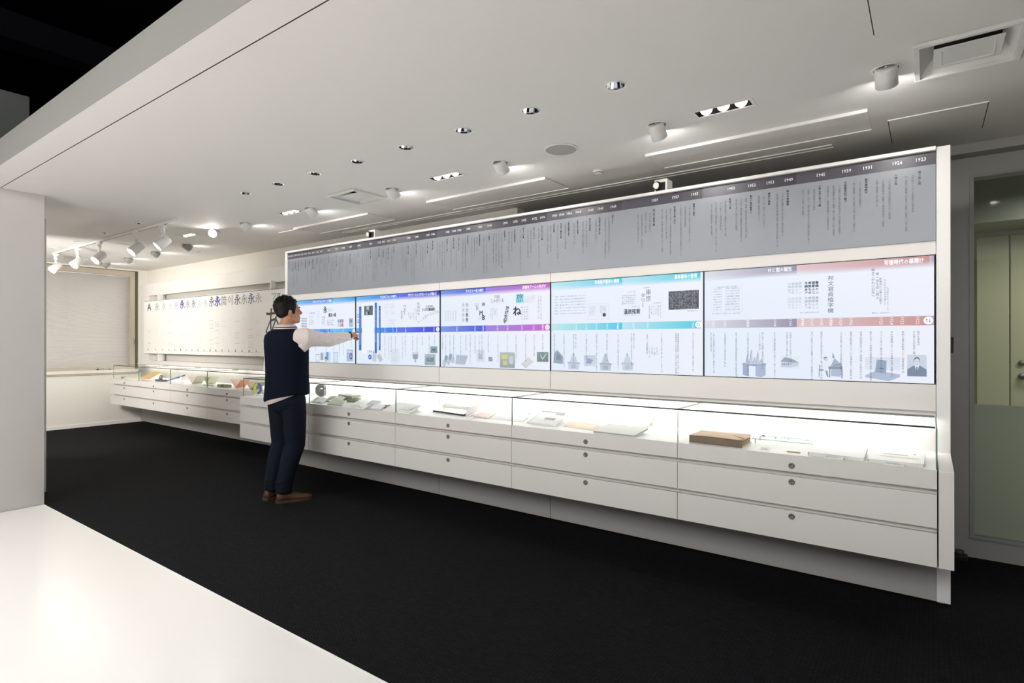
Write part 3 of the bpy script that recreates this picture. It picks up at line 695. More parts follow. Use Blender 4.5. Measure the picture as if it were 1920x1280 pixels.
# --- third screen: blue to orchid
t, k, a, b = screen(2, 'middle wall screen fading from blue to orchid pink, large kana on it')
base(k, a, b); xs = -2.8427
bands(k, [(a, xs, (120, 150, 232), (64, 86, 214)), (xs, b, (150, 130, 224), (200, 96, 200))])
k.hrow('ファミリー化の時代', -3.052, -2.8618, 1.702, .027, (250, 250, 254), .0008, True)
k.hrow('新書体ブームの先がけ', -2.4829, -2.2721, 1.702, .027, (250, 250, 254), .0008, True)
years(k, [(-2.3001,1969,1),(-2.3807,1972,0),(-2.4879,1973,0),(-2.6237,1975,0),(-2.7224,1976,0),(-2.8673,1979,1),(-2.9501,1980,0),(-3.1448,1982,0)])
arrows(k, -2.2605)
chron(k, [(-2.3001,.14),(-2.376,.16),(-2.4534,.19),(-2.5426,.20),(-2.6237,.14),(-2.7172,.20),(-2.813,.15),(-2.8782,.16),(-2.9057,.17),(-2.9501,.15),(-3.0007,.22),(-3.0462,.13),(-3.1039,.16),(-3.1801,.18),(-3.2218,.18),(-3.2699,.19),(-3.3064,.12)])
for q in range(4):
    z = 1.5869-q*.0405; k.glyph('永', -3.0923, z, .034, .037, (132, 142, 160), .0014); (k.heavy if q > 1 else k.glyph)('永', -3.052, z, .035, .037, (60, 68, 86), .0014)
for q in range(5): k.vcol('永'*5, -3.2699+q*.028, 1.5607, 1.4719, .015, (150, 160, 178), .0014)
k.rect(-2.9557,1.5826,-2.9112,1.6108, (214, 220, 232), .0006)
X0, Z0, X1, Z1 = -2.8782,1.5882,-2.8482,1.6126; k.rect(X0, Z0, X1, Z1, (140, 148, 162), .0006)
k.word('R', -2.9251, 1.5516, .050, (120, 130, 148), .0014); k.word('M', -2.8892, 1.5141, .048, (60, 68, 84), .0014, bold=True); k.word('B', -2.8618, 1.4751, .056, (36, 42, 56), .0014, bold=True)
X0, Z0, X1, Z1 = -2.9168,1.4742,-2.8673,1.5114; k.rect(X0, Z0, X1, Z1, (222, 228, 238), .0004)
k.hrow('北海道', -2.7541, -2.6988, 1.6431, .030, (96, 106, 124), .0014); k.hrow('じゃがいも', -2.7915, -2.6546, 1.6074, .040, (60, 68, 84), .0014)
X0, Z0, X1, Z1 = -2.5451,1.5941,-2.4731,1.6618; k.rect(X0, Z0, X1, Z1, (150, 224, 240), .0006); k.glyph('旅', X0+.004, Z0+.014, (X1-X0)*.92, .070, (40, 84, 120), .0014)
k.heavy('ね', -2.5728, 1.5064, .080, .078, (40, 46, 60), .0014)
for q, ch in enumerate('ひげ文字'):
    k.heavy(ch, -2.6443-q*.008, 1.5501-q*.034, .034, .036, (36, 42, 56), .0014, -.12)
k.poly([(-2.6443-.004, 1.5769), (-2.611+.004, 1.5748), (-2.6186, 1.4554), (-2.6598, 1.4595)], (214, 222, 236), .0004)
rowtext(k, -2.7968,1.4715,-2.7172,1.5656, 5, (140, 150, 170), vertical=True); rowtext(k, -2.4978,1.4648,-2.429,1.5715, 6, (150, 160, 178)); rowtext(k, -2.4682,1.5931,-2.3664,1.6525, 4, (180, 190, 206)); rowtext(k, -2.3473,1.4535,-2.3048,1.6456, 2, (160, 170, 190), vertical=True)
X0, Z0, X1, Z1 = -2.3521,1.1523,-2.2512,1.2247; shade(k, X0, Z0, X1, Z1, (112, 136, 140), (130, 152, 156)); k.line(X0+.03, Z0+.05, X0+.05, Z0+.02, .005, (230, 240, 244), .0008); k.line(X0+.05, Z0+.02, X1-.02, Z1-.014, .005, (230, 240, 244), .0008)
X0, Z0, X1, Z1 = -2.6988,1.0995,-2.5552,1.2195; shade(k, X0, Z0, X1, Z1, (150, 164, 170), (178, 190, 190)); k.rect(X0+.02, Z0+.07, X0+.075, Z0+.1, (214, 214, 120), .0008); k.rect(X0+.03, Z0+.02, X0+.07, Z0+.055, (200, 204, 140), .0008); k.rect(X0+.09, Z0+.03, X1-.015, Z0+.09, (196, 208, 216), .0008)
X0, Z0, X1, Z1 = -2.4928,1.1009,-2.3808,1.1875; w_ = X1-X0; h_ = Z1-Z0; k.poly(P((0, .4), (.55, 1), (1, .58), (.36, 0)), (214, 214, 216), .0006); k.poly(P((0, .4), (.36, 0), (.36, .06), (.02, .46)), (160, 162, 168), .0008)
for q in range(6):
    X0, Z0, X1, Z1 = -3.1624,1.1092,-3.0291,1.1991; w_ = X1-X0; u = q/6; X0 += u*w_*.8; k.poly([(X0, Z0+.01), (X0+.014, Z0), (X0+.03+u*.02, Z1-.012-u*.01), (X0+.012+u*.02, Z1)], (176+8*(q % 2), 190, 204), .0006+.0001*q)
for q in range(5):
    X0, Z0, X1, Z1 = -3.3063,1.0923,-3.1742,1.1973; k.disc(X0+.02+q*.024, Z0+.03+(q*37 % 60)/1000, .022, (150, 170, 190) if q % 2 else (190, 202, 216), .0006+.0001*q, 14, .03)
X0, Z0, X1, Z1 = -2.9334,1.1404,-2.8536,1.2353; shade(k, X0, Z0, X1, Z1, (214, 222, 232), (206, 216, 228)); k.rect(X0+.02, Z0+.02, X1-.02, Z0+.06, (176, 188, 204), .0008)
X0, Z0, X1, Z1 = -2.813,1.1471,-2.7728,1.1814; k.rect(X0, Z0, X1, Z1, (140, 150, 156), .0008); k.line(X0, Z0+.004, X1, Z1-.004, .003, (210, 216, 220), .001)
k.build('display', 'screen_print', t, kind='stuff')

# --- fourth screen: blue, an opened information card on it
t, k, a, b = screen(3, 'blue wall screen with an opened tall white text card marked 1994')
base(k, a, b, (228, 240, 252)); xs = -3.8435
bands(k, [(a, xs, (104, 184, 238), (44, 110, 224)), (xs, b, (98, 116, 232), (44, 60, 206))])
k.hrow('デジタルフォント時代へ', -4.0898, -3.8609, 1.702, .027, (250, 250, 254), .0008, True)
k.hrow('デザイナーとのコラボレーションが進んだ', -3.7237, -3.3741, 1.702, .027, (250, 250, 254), .0008, True)
years(k, [(-3.8679,1990,1),(-3.917,1991,0),(-4.0242,1993,0),(-3.5259,1986,0),(-3.4053,1984,0),(-3.7508,1988,0)])
arrows(k, -3.3617)
chron(k, [(-3.3991,.10),(-3.462,.17),(-3.5453,.09),(-3.6105,.19),(-3.6634,.14),(-3.7576,.17),(-3.7918,.19),(-3.8819,.16),(-3.9382,.15),(-3.9738,.20),(-4.0242,.19)])
k.vcol('ハッピー', -3.7644, 1.6309, 1.536, .034, (56, 64, 84), .0014, True); k.vcol('キャッピー', -3.8021, 1.5752, 1.4942, .028, (56, 64, 84), .0014, True)
k.vcol('久原好々', -3.5908, 1.6474, 1.5266, .040, (110, 122, 146), .0014); k.hrow('コンチキチン、', -3.5066, -3.3897, 1.589, .032, (50, 58, 76), .0014, True); k.hrow('といかば真麻寝ち', -3.5518, -3.3866, 1.5668, .030, (50, 58, 76), .0014, True)
for q, ch in enumerate('つくよ空のコレクター'): u = q/9; k.glyph(ch, -3.5908+u*.24, 1.4566+.085*math.sin(u*1.75), .026, .030, (120, 130, 150), .0014, .75-u*.9)
rowtext(k, -3.7237,1.4924,-3.6435,1.5607, 4, (150, 160, 178), vertical=True); rowtext(k, -3.6435,1.4625,-3.6105,1.5923, 2, (140, 150, 170), vertical=True)
for (q) in range(4):
    X0, Z0, X1, Z1 = -4.0314,1.5482,-3.8679,1.6204; rowtext(k, X0+(q % 2)*.075, Z0+(q//2)*.055, X0+(q % 2)*.075+.062, Z0+(q//2)*.055+.045, 3, (186, 196, 212))
rowtext(k, -3.981,1.4398,-3.8749,1.5054, 4, (190, 200, 214), .7)
X0, Z0, X1, Z1 = -3.5162,1.1008,-3.3897,1.1945; shade(k, X0, Z0, X1, Z1, (150, 168, 178), (176, 190, 196)); k.rect(X0+.02, Z0+.03, X1-.02, Z1-.03, (120, 138, 152), .0008); k.rect(X0+.045, Z0+.05, X0+.07, Z1-.04, (206, 216, 222), .001)
X0, Z0, X1, Z1 = -3.4493,1.2052,-3.3679,1.2627; shade(k, X0, Z0, X1, Z1, (120, 144, 160), (150, 170, 182)); k.rect(X0+.02, Z0+.02, X1-.02, Z1-.02, (96, 116, 136), .0008)
X0, Z0, X1, Z1 = -3.67,1.1205,-3.5908,1.2105; k.rect(X0, Z0+.04, X1, Z1, (206, 216, 226), .0006); k.rect(X0+.01, Z0+.03, X1-.01, Z0+.07, (150, 164, 178), .0008); k.rect(X0+.03, Z0, X1-.03, Z0+.03, (176, 188, 200), .0008)
X0, Z0, X1, Z1 = -3.9524,1.1049,-3.8331,1.2366; k.rect(X0, Z0, X1, Z1, (220, 230, 240), .0004); rowtext(k, X0+.01, Z0+.02, X1-.01, Z1-.02, 6, (186, 200, 214), .6)
# opened card
cd = (44, 106, 196)
for (q0, q1, q2, q3) in ((-4.3893,1.2198,-4.3543,1.6358), (-4.1637,1.1945,-4.1341,1.6649), (-4.1081,1.2223,-4.0825,1.6333)): k.rect(q0, q1, q2, q3, cd, .0020)
for (xx, y0) in ((-4.3738,1.60),(-4.1489,1.62),(-4.0971,1.59)): k.vcol(filler(26), xx, y0, y0-.33, .013, (206, 222, 246), .0024)
X0, Z0, X1, Z1 = -4.3464,1.1873,-4.1675,1.6613; k.rect(X0, Z0, X1, Z1, (240, 246, 252), .0018)
px0, pz0, px1, pz1 = -4.3155,1.5511,-4.19,1.6398; k.rect(px0, pz0, px1, pz1, (92, 108, 116), .0022)
for q in range(9): u = random.random(); v = random.random(); k.rect(px0+u*.07, pz0+v*.08, px0+u*.07+.03, pz0+v*.08+.028, random.choice([(46, 58, 66), (176, 190, 196), (140, 152, 158)]), .0024+.0001*q)
rowtext(k, -4.3155,1.3341,-4.1787,1.5275, 14, (168, 178, 190), .8)
k.word('1994', -4.2201, 1.1866, .052, (40, 110, 206), .0026)
k.disc(-4.2314, 1.1587, .024, (52, 104, 196), .0022, 20); k.disc(-4.2314, 1.1587, .011, (160, 190, 230), .0024, 14)
X0, Z0, X1, Z1 = -4.2011,1.1143,-4.1339,1.1949; k.poly([(X0, Z0+.01), (X1-.01, Z0), (X1, Z1-.01), (X0+.01, Z1)], (196, 206, 214), .002); X0, Z0, X1, Z1 = -4.1339,1.1107,-4.0531,1.1958; k.poly([(X0, Z1-.03), (X0+.045, Z0), (X1, Z0+.03), (X0+.04, Z1)], (186, 196, 200), .0022)
for q in range(2):
    for s in range(2): X0, Z0, X1, Z1 = -4.4169,1.5335,-4.3902,1.5633; k.frame(X0, Z0-.05*q, X1, Z1-.05*q, .004, (96, 116, 160), .0018)
k.build('display', 'screen_print', t, kind='stuff')

# --- fifth screen: half hidden behind the man
t, k, a, b = screen(4, 'pale blue wall screen at the left end, partly hidden behind the man')
base(k, a, b, (226, 240, 252)); xs = -4.7989
bands(k, [(a, xs, (122, 200, 240), (50, 128, 232)), (xs, b, (120, 196, 240), (64, 164, 236))])
k.hrow('フォントライセンスサービス開始', -5.1306, -4.8117, 1.702, .027, (250, 250, 254), .0008, True)
years(k, [(-4.6267,1996,0),(-4.8634,2000,0),(-4.8895,2001,0),(-4.8203,1999,1),(-5.022,2004,0)])
arrows(k, -4.4685)
chron(k, [(-4.5045,.10),(-4.6267,.17),(-4.6848,.19),(-4.7775,.14),(-4.8982,.20),(-4.9421,.10),(-5.076,.15),(-5.1766,.16),(-5.237,.12)])
k.heavy('永', -4.9421, 1.5942, .062, .072, (46, 54, 70), .0014, .1); rowtext(k, -4.8721,1.6039,-4.7946,1.6386, 2, (130, 140, 156))
k.hrow('県民の県', -4.8634, -4.7394, 1.5512, .042, (50, 58, 74), .0014, True); rowtext(k, -4.8895,1.4596,-4.7775,1.5267, 3, (110, 120, 138)); rowtext(k, -4.9774,1.4556,-4.9201,1.5623, 2, (70, 78, 96), vertical=True)
for q in range(6): k.hrow('★◆●▲■', -5.3314, -5.2277, 1.5385-q*.0165, .013, (110, 122, 140) if q < 3 else (60, 70, 88), .0014)
rowtext(k, -5.1859,1.5861,-5.0851,1.6105, 1, (90, 100, 118)); rowtext(k, -5.1858,1.47,-5.1124,1.573, 5, (140, 150, 168)); rowtext(k, -5.0489,1.4894,-4.9953,1.624, 5, (190, 200, 214), .5)
for q, c in enumerate(((90, 200, 210), (224, 120, 140), (110, 150, 224), (200, 206, 220), (170, 190, 226), (220, 110, 120))):
    X0, Z0, X1, Z1 = -4.7183,1.4489,-4.6226,1.5282; w3 = (X1-X0)/3; h2 = (Z1-Z0)/2; k.rect(X0+(q % 3)*w3, Z1-h2*(1+q//3), X0+(q % 3)*w3+w3*.85, Z1-h2*(q//3)-.006, c, .0008)
X0, Z0, X1, Z1 = -4.5408,1.4435,-4.4805,1.5299; k.rect(X0, Z0, X1, Z1, (176, 190, 220), .0006); k.rect(X0+.01, (Z0+Z1)/2, X1-.01, Z1-.012, (128, 146, 190), .0008)
X0, Z0, X1, Z1 = -4.5773,1.1118,-4.4804,1.2268; k.rect(X0, Z0, X1, Z1, (172, 186, 226), .0006); k.disc((X0+X1)/2+.018, Z0+.05, .022, (60, 74, 120), .0008, 18, .030); k.disc((X0+X1)/2+.018, Z0+.05, .012, (176, 190, 226), .001, 16, .018); k.rect(X0+.01, Z1-.03, X1-.02, Z1-.012, (206, 214, 240), .0008)
X0, Z0, X1, Z1 = -4.7859,1.097,-4.7098,1.1986; k.frame(X0, Z0, X1, Z1, .004, (150, 166, 190), .0008); k.rect(X0, Z0, X1, Z1, (212, 224, 238), .0004)
X0, Z0, X1, Z1 = -5.0713,1.0992,-5.0129,1.1737; k.frame(X0, Z0, X1, Z1, .004, (110, 126, 150), .0008)
X0, Z0, X1, Z1 = -4.9951,1.1143,-4.9464,1.1907; k.rect(X0, Z0, X1, Z1, (160, 174, 186), .0006)
X0, Z0, X1, Z1 = -4.9243,1.0995,-4.8288,1.1974; k.rect(X0, Z0, X1, Z1, (196, 216, 240), .0006); k.rect(X0+.03, Z0+.02, X0+.06, Z1, (110, 150, 214), .0008); k.disc(X0+.02, Z0+.03, .02, (70, 96, 60), .001, 12, .022); k.disc(X0+.02, Z0+.02, .015, (206, 190, 70), .0012, 12)
k.build('display', 'screen_print', t, kind='stuff')

# ================================================================== DISPLAY CASES (near row)
YF = 3.011                                   # drawer fronts
ZD = .756                                    # top of the drawers / deck
def lock(mb_parent, x, y, z, name='lock'):
    m = MB(); m.lathe([(.0125, 0), (.0125, .004), (.0105, .006), (.0105, .0045), (0.0001, .0045)], (x, y, z), 18, 0, (0, -1, 0)); m.box(x-.0012, x+.0012, y-.0062, y-.004, z-.008, z-.001, 1)
    for a in (0,): m.lathe([(.0142, 0), (.0142, .0022), (.0122, .0025)], (x, y, z), 18, 1, (0, -1, 0))
    m.build(name, ['lock_metal', 'lock_dark'], mb_parent)
def glass_pane(m, x0, x1, y0, y1, z0, z1, thin):
    """thin axis faces are clear glass, the four narrow sides are the green edge"""
    n = len(m.f); m.box(x0, x1, y0, y1, z0, z1)
    faces = {2: 'z0', 0: 'z', }
    for i in range(n, n+6):
        ids = [m.v[j] for j in m.f[i]]
        const = [max(p[a] for p in ids)-min(p[a] for p in ids) < 1e-7 for a in range(3)]
        m.mi[i] = 0 if const[thin] else 1
def case(x0, x1, label, yf, yb, zd, ztop, dz, cap_left=False, lockx=None, dark_right=False, glass_x=None, group=None, gback=None):
    """dz: (bottom, top) of the three drawer fronts from the top one down"""
    t = thing('display_case', label, 'display case', ((x0+x1)/2, yb, 0), group)
    g = .0018
    m = MB(); m.box(x0+.001, x1-.001, yf+.046, yb-.001, dz[2][0]+.006, zd-.004)
    m.build('carcass', 'lacquer', t)
    mbx(x0+.0005, x1-.0005, yf+.010, yb-.001, zd-.004, zd-.0005).build('deck', 'deck', t)
    lx = lockx if lockx is not None else (x0+x1)/2
    lz = (zd-.052, dz[1][1]-.026, dz[2][1]-.027)
    for i, (a, b) in enumerate(dz):
        m = MB(); bt = .0
        prof = [(yf, a), (yf, b), (yf+.0455, b), (yf+.0455, b-.02), (yf+.019, b-.024), (yf+.019, a)]
        if i: prof = [(yf, a), (yf, b-.0015), (yf+.0015, b), (yf+.006, b), (yf+.0455, b-.006), (yf+.0455, b-.02), (yf+.019, b-.024), (yf+.019, a)]
        m.prism(prof, 0, x0+g, x1-g)
        d = m.build('drawer' if i else 'top_drawer', 'lacquer', t)
        lock(d, lx, yf, lz[i])
    # glazing
    a, b = glass_x or (x0+.001, x1-.001); yb2 = gback or yb-.002
    m = MB(); glass_pane(m, a, b, yf+.004, yf+.011, zd-.001, ztop-.008, 1); m.build('front_pane', ['glass', 'glass_edge'], t)
    m = MB(); glass_pane(m, a, b, yf+.004, yb2, ztop-.008, ztop, 2); m.build('top_pane', ['glass', 'glass_edge_dark'], t)
    return t
DZ = ((.675, .756), (.510, .652), (.344, .487))
XC = [.031, -1.094, -2.203, -3.311, -4.425, -5.580]
WORDS = ['glass-topped white drawer case at the right end of the wall, thick brown ledger inside', 'white drawer case under the turquoise screen, pale documents under its glass', 'white drawer case holding a black-edged glass plate', 'white drawer case with a grey letter G and olive boxes under glass', 'white drawer case mostly hidden behind the man']
LX = [-.532, -1.655, -2.763, -3.869, -4.98]
for i in range(5):
    case(XC[i+1], XC[i], WORDS[i], YF, YW-.0005, ZD, .940, DZ, lockx=LX[i], group='drawer cases under the screens', gback=YW-.060, glass_x=(XC[i+1]+(.002 if i < 4 else .052), XC[i]-(.002 if i else .008)))
# glass cross panes between the cases and at both ends (one thing per pane)
for x, lab in ((.0285, 'upright end pane of green-edged glass at the right end of the cases'), (-5.533, 'upright end pane of green-edged glass at the left end of the cases, beside the ring')):
    m = MB(); glass_pane(m, x-.0025, x+.0025, YF+.0115, YW-.062, ZD-.0005, .9315, 0); m.build('end_pane', ['glass', 'glass_edge'], None, cat='glass pane', label=lab)
# white cap board closing the right end of the case row
m = MB(); m.prism([(YF, .344), (YF, .750), (YF+.004, .753), (YW-.006, .753), (YW-.006, .344)], 0, .0350, .0870)
c = m.build('case_end_panel', 'lacquer', None, label='white end board closing the right end of the drawer cases', cat='end panel')
m = MB(); m.box(.0312, .0348, YF+.012, YW-.006, .346, .74); m.build('shadow_gap', 'dark_joint', c)
# light strips under the ledge
for i in range(5):
    t = thing('light_strip', ('glowing light strip under the ledge above the %s' % ('brown ledger case', 'turquoise-screen case', 'black glass plate case', 'letter G case', 'case behind the man')[i]), 'light strip', ((XC[i]+XC[i+1])/2, YW-.03, .93), 'light strips in the display cases')
    mbx(XC[i+1]+.03, XC[i]-.012, YW-.052, YW-.012, .9255, .9315).build('housing', 'trim_white', t)
    mbx(XC[i+1]+.035, XC[i]-.017, YW-.047, YW-.020, .9225, .9255).build('diffuser', 'led', t)
m = MB(); m.box(.088, .100, YW+.03, YW+.11, 1.245, 1.325, 0, .003)
cr = m.build('card_reader', 'plastic_black', None, label='small black box on the side of the wall end facing the glass door', cat='card reader')
m = MB(); m.box(.0995, .1015, YW+.045, YW+.095, 1.29, 1.315); m.build('reader_window', 'dark_grey', cr)

# ================================================================== FAR ROW
YFF = 3.43; YBF = 3.95
XF = [-5.584, -7.13, -8.12, -9.11, -10.13]
FW = ['far white drawer case with pink folded card, abutting the nearer row', 'far white drawer case with the V-shaped green folder', 'far white drawer case with navy pen stand and blue stick', 'far white drawer case next to the window wall, orange sheet inside']
FL = [-6.645, -7.635, -8.616, -9.61]
DF = ((.665, .742), (.508, .643), (.357, .482))
for i in range(4):
    case(XF[i+1], XF[i], FW[i], YFF, YBF, .742, .945, DF, lockx=FL[i], group='far drawer cases', gback=YBF-.062, glass_x=(XF[i+1]+(.003 if i < 3 else .1), XF[i]-(.003 if i else .05)))
t = thing('far_wall_panel', 'white back panel with open slots behind the sign board at the far end', 'wall panel', (-8, YB-.002, 0))
for (a, b) in ((-6.2, -5.58+.0), (-8.6, -6.202), (-10.40, -8.602)):
    mbx(a if a > -10.4 else -10.40, b-.002, 3.952, YB-.004, .012, .93).build('base_panel', 'shaded_lacquer', t)
mbx(-10.40, -5.62, 3.955, YB-.004, .932, 1.006, b=.001).build('lower_rail', 'paint', t)
mbx(-10.40, -5.62, 3.95, YB-.004, 2.035, 2.228, b=.001).build('upper_rail', 'paint', t)
mbx(-10.40, -10.10, 3.955, YB-.004, 1.006, 2.035).build('side_rail', 'paint', t)
mbx(-10.10, -5.62, YB-.012, YB-.004, 1.006, 2.035).build('slot_back', 'beige_paint', t)
mbx(-10.40, -5.62, 3.895, 3.955, .938, .95, b=.001).build('ledge', 'paint', t)
for i in range(4):
    tt = thing('light_strip', 'glowing warm light strip above the far case %s' % ('with the pink card', 'with the green folder', 'with the pen stand', 'beside the window')[i], 'light strip', ((XF[i]+XF[i+1])/2, YBF-.03, .93), 'light strips in the far cases')
    mbx(XF[i+1]+.02, XF[i]-.03, 3.90, 3.945, .9315, .9375).build('housing', 'trim_white', tt)
    mbx(XF[i+1]+.03, XF[i]-.04, 3.906, 3.938, .9285, .9315).build('diffuser', 'led_warm', tt)
# sign board
sb = thing('sign_board', 'long white typeface sign board with blue and black signs, on the far wall', 'sign board', (-8, 3.90, 1.1))
YS = 3.878
mbx(-10.10, -5.66, YS, YS+.010, 1.118, 1.936, b=.001).build('board', 'paper', sb)
mbx(-10.098, -5.662, YS+.0102, YS+.0125, 1.1125, 1.9425).build('backing', 'dark_grey', sb)  # dark strip drawn in for the shadow line along the board's edges
for x in (-9.62, -6.5):
    for z in (1.07, 1.985): mbx(x-.010, x+.010, YS+.013, 3.954, 1.0 if z < 1.5 else 1.90, 1.14 if z < 1.5 else 2.05).build('standoff', 'trim_white', sb)
k = Ink(YS-.0004)
SGN = [('A',280.5,(58,58,140),1.35,1),('永',294.5,(96,96,112),.95,0),('永',307.5,(150,150,164),.9,0),('大',320,(186,186,194),.8,0),('永',331,(160,160,170),.9,0),('永',342,(50,62,170),1.05,2),('永',352.5,(120,120,130),.95,0),('永',363.5,(72,76,112),.95,0),('小',375,(178,178,188),.85,0),('永',386,(176,176,186),.8,0),('永',397.5,(60,66,112),1.1,1),('永',408.5,(46,58,170),1.1,2),('简',420,(120,120,130),1.05,0),('이',432.5,(110,112,122),1.1,0),('永',445.5,(62,66,96),1.1,1),('永',458,(110,112,122),1.05,0),('永',471.5,(78,84,140),1.1,1),('永',485,(160,160,176),1.05,0)]
FX = {280.5:-10.0701,294.5:-9.7986,307.5:-9.5549,320:-9.3279,331:-9.1337,342:-8.9446,352.5:-8.7686,363.5:-8.5887,375:-8.4056,386:-8.2348,397.5:-8.0607,408.5:-7.8983,420:-7.7326,432.5:-7.5572,445.5:-7.3796,458:-7.2134,471.5:-7.0387,485:-6.8687}
for ch, px, c, sc, bo in SGN:
    x = FX[px]*.982; s_ = .145*sc
    if ch == 'A': k.heavy('A', x-.075, 1.795, .20, .155, c, t=.02)
    else: (k.heavy if bo else k.glyph)(ch, x-s_/2, 1.795, s_, s_*.92, c, **({'t': .03 if bo == 2 else .012} if bo else {}))
    d = (204, 204, 205) if bo or px in (280.5, 320) else (230, 229, 226)
    for r in range(random.randint(5, 9)):
        z = random.choice((1.62, 1.50, 1.38, 1.28))-r*.028
        if z > 1.21: k.rect(x-.075, z, x+random.uniform(.02, .07), z+.005, d)
    k.heavy('A', x-.07, 1.165, .055, .055, (60, 60, 66) if bo else (150, 150, 152), t=.02) ; k.rect(x-.02, 1.166, x+.05, 1.170, (190, 190, 190))
AX = (-6.7519*.982, -6.3457*.982); k.glyph('あ', AX[0], 1.375, AX[1]-AX[0], .42, (58, 52, 46)); k.glyph('ア', -6.6015*.982, 1.82, .24, .09, (90, 84, 78))
k.build('sign_print', 'wall_print', sb, kind='stuff')

# ================================================================== CEILING FITTINGS
ORD = ['nearest', 'second', 'third', 'fourth', 'fifth', 'sixth', 'seventh', 'eighth']
def downlight(x, y, r, label, group):
    t = thing('downlight', label, 'downlight', (x, y, ZC), group)
    m = MB(); m.lathe([(r-.0005, .000), (r+.006, .000), (r+.006, -.003), (r-.001, -.002), (r-.0015, .002)], (x, y, ZC), 24, 0, None, False); m.build('trim_ring', 'trim_white', t)
    m = MB(); m.lathe([(r*.98, .001), (r*.86, .022), (r*.66, .050), (r*.60, .062)], (x, y, ZC), 14, 0, None, False); m.build('reflector', 'chrome', t)
    m = MB(); m.lathe([(r*.62, .060), (r*.5, .064), (.0005, .064)], (x, y, ZC), 14, 0, None, False); m.build('lamp', 'mid_grey', t)
for i, (x, y) in enumerate(DL): downlight(x, y, .046, '%s chrome downlight in the row over the dark carpet, counted from the camera' % ORD[i], 'chrome downlights over the carpet')
for i, (x, y) in enumerate(DLF): downlight(x, y, .046, '%s small chrome downlight beside the track, counted from the nearer track end' % ORD[i], 'chrome downlights beside the track')
for i, (x, y) in enumerate(DLS): downlight(x, y, .030, ('tiny recessed downlight above the window, on its track side', 'tiny recessed downlight above the window, on its sign side')[i], None)
for i, (x, y) in enumerate(MULTI):
    t = thing('triple_spotlight', '%s black recessed box with three round lit lamps, counted from the camera' % ORD[i], 'recessed spotlight', (x, y, ZC), 'black boxes of three spots')
    m = MB(); a, b = .134, .04
    for (p, q) in (((-a, a), (b-.002, b)), ((-a, a), (-b, -b+.002)), ((-a, -a+.002), (-b, b)), ((a-.002, a), (-b, b))): m.box(x+p[0], x+p[1], y+q[0], y+q[1], ZC+.001, ZC+.10)
    m.box(x-a, x+a, y-b, y+b, ZC+.10, ZC+.103); m.build('housing', 'box_black', t)
    m = MB()
    for s in (-1, 1): m.box(x-a-.016, x+a+.016, y+s*(b+.008)-.008, y+s*(b+.008)+.008, ZC-.0025, ZC-.0002); m.box(x+s*(a+.008)-.008, x+s*(a+.008)+.008, y-b, y+b, ZC-.0025, ZC-.0002)
    m.build('trim_ring', 'ceiling_paint', t)
    for q in (-1, 0, 1):
        m = MB(); m.ball((x+q*.085, y+.004, ZC+.021), (.031, .031, .031), 0, 18, 10); m.cyl((x+q*.085, y-.008, ZC+.05), (x+q*.085, y-.008, ZC+.10), .02, mi=1); m.build('lamp', ['lamp_multi', 'plastic_black'], t)
def eyeball(x, y, label, group, tilt, turn=0, lampm='lamp', L=.085, r=.043, col='trim_white', cone=None, rec=.010):
    """swivelling tube lamp hanging out of the ceiling; tilt from straight down, turn about the vertical (0 = towards the wall)"""
    t = thing('swivel_spotlight', label, 'spotlight', (x, y, ZC), group)
    m = MB(); m.lathe([(.0465, 0), (.056, 0), (.056, -.003), (.047, -.0025), (.046, .002)], (x, y, ZC), 28, 0, None, False); m.build('trim_ring', 'trim_white', t)
    m = MB(); m.lathe([(.0465, .001), (.0465, .05), (.0005, .05)], (x, y, ZC), 24, 0, None, False); m.build('recess', 'dark_grey', t)
    d = V((math.sin(turn)*math.sin(tilt), math.cos(turn)*math.sin(tilt), -math.cos(tilt)))
    o = V((x, y, ZC-.018))-d*.03
    m = MB(); r0 = cone or r
    m.lathe([(.001, 0), (r0*.92, 0), (r0, .004), (r, L), (r-.0022, L), (r-.0025, L-rec)], o, 28, 0, d); m.build('lamp_tube', col, t)
    m = MB(); m.lathe([(r-.003, L-rec), (.0005, L-rec+.0005)], o, 24, 0, d); m.build('lens', lampm, t)
    return o+d*(L+.004), d
for i, (x, y) in enumerate(EYE):
    eyeball(x, y, '%s white swivel spotlight above the grey header, counted from the camera' % ORD[i], 'swivel spotlights above the exhibition wall', R(46), 0, 'lamp', rec=.007)
eyeball(.43, 2.905, 'white swivel spotlight at the extreme right, past the large air vent', 'swivel spotlights above the exhibition wall', R(20), 0, 'lamp', rec=.03)
o, d = eyeball(-6.05, 2.99, 'glaring swivel spotlight turned towards the camera, at the left end of the header', 'swivel spotlights above the exhibition wall', R(62), R(140), 'lamp_warm')
for i, (x, y) in enumerate(EYEF):
    eyeball(x, y, '%s grey swivel spotlight aimed at the sign board, counted from the camera' % ORD[i], 'swivel spotlights at the sign board', R(58), 0, 'lamp_warm', col='frame_grey', rec=.017)
